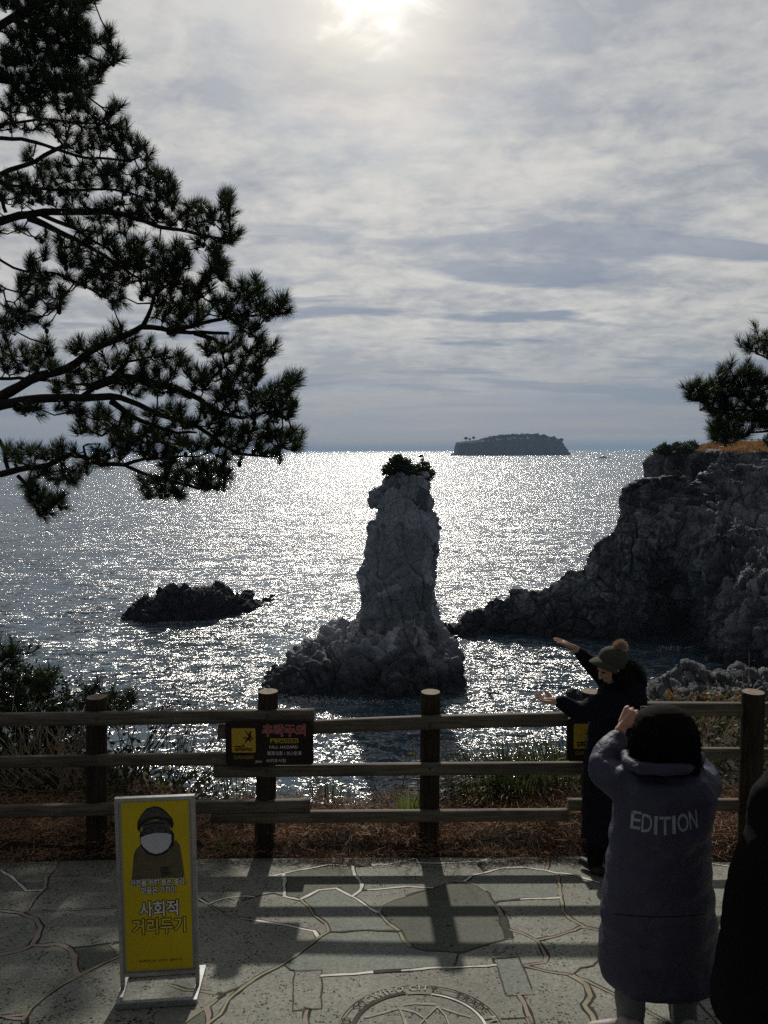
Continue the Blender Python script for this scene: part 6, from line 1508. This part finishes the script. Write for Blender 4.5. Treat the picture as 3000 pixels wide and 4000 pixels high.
coat += [limb([su, su.lerp(eu, .5), eu, wu], [.080, .068, .058, .040], 16), limb([sl_, sl_.lerp(e_l, .5), e_l, w_l], [.09, .082, .066, .045], 16)]
fuse('coat', coat, .011, m_navy, pb, 4, .007, 8)
hc = B_(2384, 2606, 5.24); fdir = Vector((-.86, -.25, -.42))
hp, L = head_parts(hc, fdir, (-.25, 0, 1), .95); eyes(L, pb, .95)
hU = hand_parts(B_(2242, 2530, 5.42), B_(2182, 2500, 5.42) - B_(2242, 2530, 5.42), (0, .15, -1), .95, .10, -1)
hLo = hand_parts(B_(2178, 2741, 5.02), B_(2130, 2733, 5.02) - B_(2178, 2741, 5.02), (0, -.2, 1), .95, .14, 1)
body = hp + hU + hLo + [limb([su, eu, B_(2242, 2530, 5.42)], [.045, .034, .024], 12), limb([sl_, e_l, B_(2178, 2741, 5.02)], [.045, .034, .024], 12), limb([hc, B_(2415, 2680)], [.05, .055], 12), rings_np(ringpx([(2660, 2370, 2480, .08), (2800, 2330, 2460, .10), (3000, 2310, 2430, .11), (3100, 2305, 2430, .11)], YB), 20)]
gB = gz(YB)
body += [limb([B_(2330, 3050), Vector((B_(2325, 3300).x, YB, gB + .1))], [.075, .042], 12), limb([B_(2395, 3050), Vector((B_(2400, 3300).x, YB - .02, gB + .1))], [.075, .042], 12)]
fuse('body', body, .0045, m_skin, pb, 2)
fuse('trousers', [limb([B_(2330, 3100), Vector((B_(2325, 3300).x, YB, gB + .07))], [.085, .055], 12), limb([B_(2395, 3100), Vector((B_(2400, 3300).x, YB - .02, gB + .07))], [.085, .055], 12)], .009, m_black, pb)
for px, fd in ((2325, (-.5, .9, 0)), (2400, (-.2, 1, 0))): fuse('shoe', shoe_parts(Vector((B_(px, 3330).x, YB - .02, gz(YB - .02) + .004)), fd, .9), .007, m_dsh, pb)
# hat: knitted dome, turned-down brim, bobble
up_ = Vector((.38, 0, 1)).normalized(); fh = (fdir - up_ * fdir.dot(up_)).normalized(); rh = fh.cross(up_); MH = Matrix((rh, fh, up_)).transposed()
dome = [ell_np(hc + up_ * .062, (.096, .110, .088), MH, 28, 16), ell_np(hc + up_ * .042 - fh * .012, (.099, .108, .038), MH, 28, 10)]
hat = fuse('hat', dome, .006, m_hat, pb, 3)
bc = hc + up_ * .036; V = []; Fq = []; na, nr_ = 26, 5
for s_ in (0, 1):
    for i in range(na + 1):
        a = R(-80 + 160 * i / na)
        for j in range(nr_ + 1):
            f = j / nr_; rad_ = .095 + .062 * f * math.cos(a) ** .6 if math.cos(a) > 0 else .095
            p = bc + rh * math.sin(a) * (.093 + .02 * f) + fh * (math.cos(a) * (.10 + .066 * f)) - up_ * (.012 * f + .03 * f * f + s_ * .007); V.append(tuple(p))
W1 = (na + 1) * (nr_ + 1); g_ = lambda s_, i, j: s_ * W1 + i * (nr_ + 1) + j
for i in range(na):
    for j in range(nr_): Fq.append((g_(0, i, j), g_(0, i + 1, j), g_(0, i + 1, j + 1), g_(0, i, j + 1))); Fq.append((g_(1, i, j), g_(1, i, j + 1), g_(1, i + 1, j + 1), g_(1, i + 1, j)))
    Fq.append((g_(0, i, nr_), g_(0, i + 1, nr_), g_(1, i + 1, nr_), g_(1, i, nr_)))
link('brim', from_np('brim', V, Fq), m_hat, hat, True)
pc_ = B_(2423, 2527, 5.24); m_fur = simple('tan_fur', (0.52, 0.40, 0.27), (0.72, 0.58, 0.42), 40, .9)
V, Fq = ell_np(pc_, (.030, .030, .030)); o = link('bobble', from_np('bobble', V, Fq), m_fur, hat, True)
fur('bobble_fur', [tuple(pc_ + Vector(q) * .022) for q in runit(400)], .032, 5000, m_fur, o, .0008, tuple(pc_))
# dark hair down the side, hood and its fur trim
fuse('hair', [limb([hc + Vector((.06, .0, .03)), hc + Vector((.09, -.02, -.05)), hc + Vector((.07, -.05, -.15))], [.075, .07, .045], 14)], .008, m_hair, pb)
fuse('hood', [limb([B_(2420, 2640, 5.2), B_(2462, 2625, 5.3), B_(2500, 2650, 5.36)], [.06, .08, .05], 14), ell_np(B_(2465, 2665, 5.3), (.11, .1, .09))], .01, m_black, pb, 4, .008, 9)
m_ft = simple('dark_fur', (0.035, 0.035, 0.04), (0.10, 0.11, 0.12), 30, .9)
arc = [B_(2440 + 70 * math.sin(a), 2645 - 62 * math.cos(a), 5.25) for a in np.linspace(.2, 2.1, 40)]
fur('fur_trim', [tuple(p) for p in arc], .05, 2600, m_ft, pb, .0007)

# ---- the black coat cut off by the right edge of the picture
YC = 2.95
fc = Vector((P(3080, 3900, YC).x, YC, gz(YC)))
pcn = thing('person', tuple(fc), 'person in a long black coat cut off by the right edge, beside the grey coat', 'person')
coat = [rings_np(ringpx([(2990, 3080, 3200, .07), (3020, 3020, 3260, .10), (3060, 2985, 3290, .125), (3130, 2972, 3300, .14), (3214, 2952, 3310, .15), (3329, 2893, 3335, .165), (3443, 2855, 3350, .18), (3558, 2840, 3360, .19), (3673, 2828, 3370, .20), (3776, 2806, 3380, .205), (3867, 2792, 3385, .21), (3960, 2788, 3385, .21), (3975, 2796, 3378, .205)], YC), 34, .92)]
shc = P(3010, 3110, YC); elc = P(2965, 3330, YC + .1); wrc = P(3035, 3235, YC + .28)
coat += [limb([shc, shc.lerp(elc, .5), elc], [.075, .07, .06], 14), limb([elc, wrc], [.058, .045], 14), limb([P(3270, 3110, YC), P(3320, 3340, YC), P(3310, 3500, YC)], [.075, .065, .05], 14)]
fuse('coat', coat, .0115, m_black, pcn, 4, .007, 6)
hp, L = head_parts(P(3140, 2890, YC), (0, 1, 0), (0, 0, 1), 1.0); eyes(L, pcn)
gC = gz(YC)
body = hp + hand_parts(wrc, (.2, .3, .6), (.3, .9, 0), .95, .5, -1) + hand_parts(P(3310, 3510, YC), (0, 0, -1), (-1, 0, 0), .95, .4, 1) + [limb([elc, wrc], [.03, .024], 10), limb([shc, elc], [.04, .03], 10), limb([P(3270, 3110, YC), P(3320, 3340, YC), P(3310, 3510, YC)], [.04, .03, .024], 10), limb([P(3140, 2940, YC), P(3140, 3060, YC)], [.052, .056], 12), rings_np(ringpx([(3040, 3040, 3240, .09), (3300, 3010, 3260, .11), (3560, 3000, 3260, .12)], YC), 20)]
xs_ = [P(2990, 3900, YC).x, P(3180, 3900, YC).x]
for x_ in xs_: body.append(limb([Vector((x_, YC, gC + .75)), Vector((x_, YC, gC + .42)), Vector((x_, YC, gC + .1))], [.075, .055, .04], 12))
fuse('body', body, .006, m_skin, pcn, 2)
for x_ in xs_:
    fuse('trouser_leg', [limb([Vector((x_, YC, gC + .7)), Vector((x_, YC, gC + .4)), Vector((x_, YC, gC + .08))], [.085, .07, .055], 12)], .01, m_black, pcn)
    fuse('shoe', shoe_parts(Vector((x_, YC, gC + .004)), (0, 1, 0)), .007, m_dsh, pcn)
fuse('hair', [ell_np(P(3140, 2880, YC - .02), (.092, .105, .11)), ell_np(P(3140, 2935, YC - .03), (.085, .075, .09))], .009, m_hair, pcn)
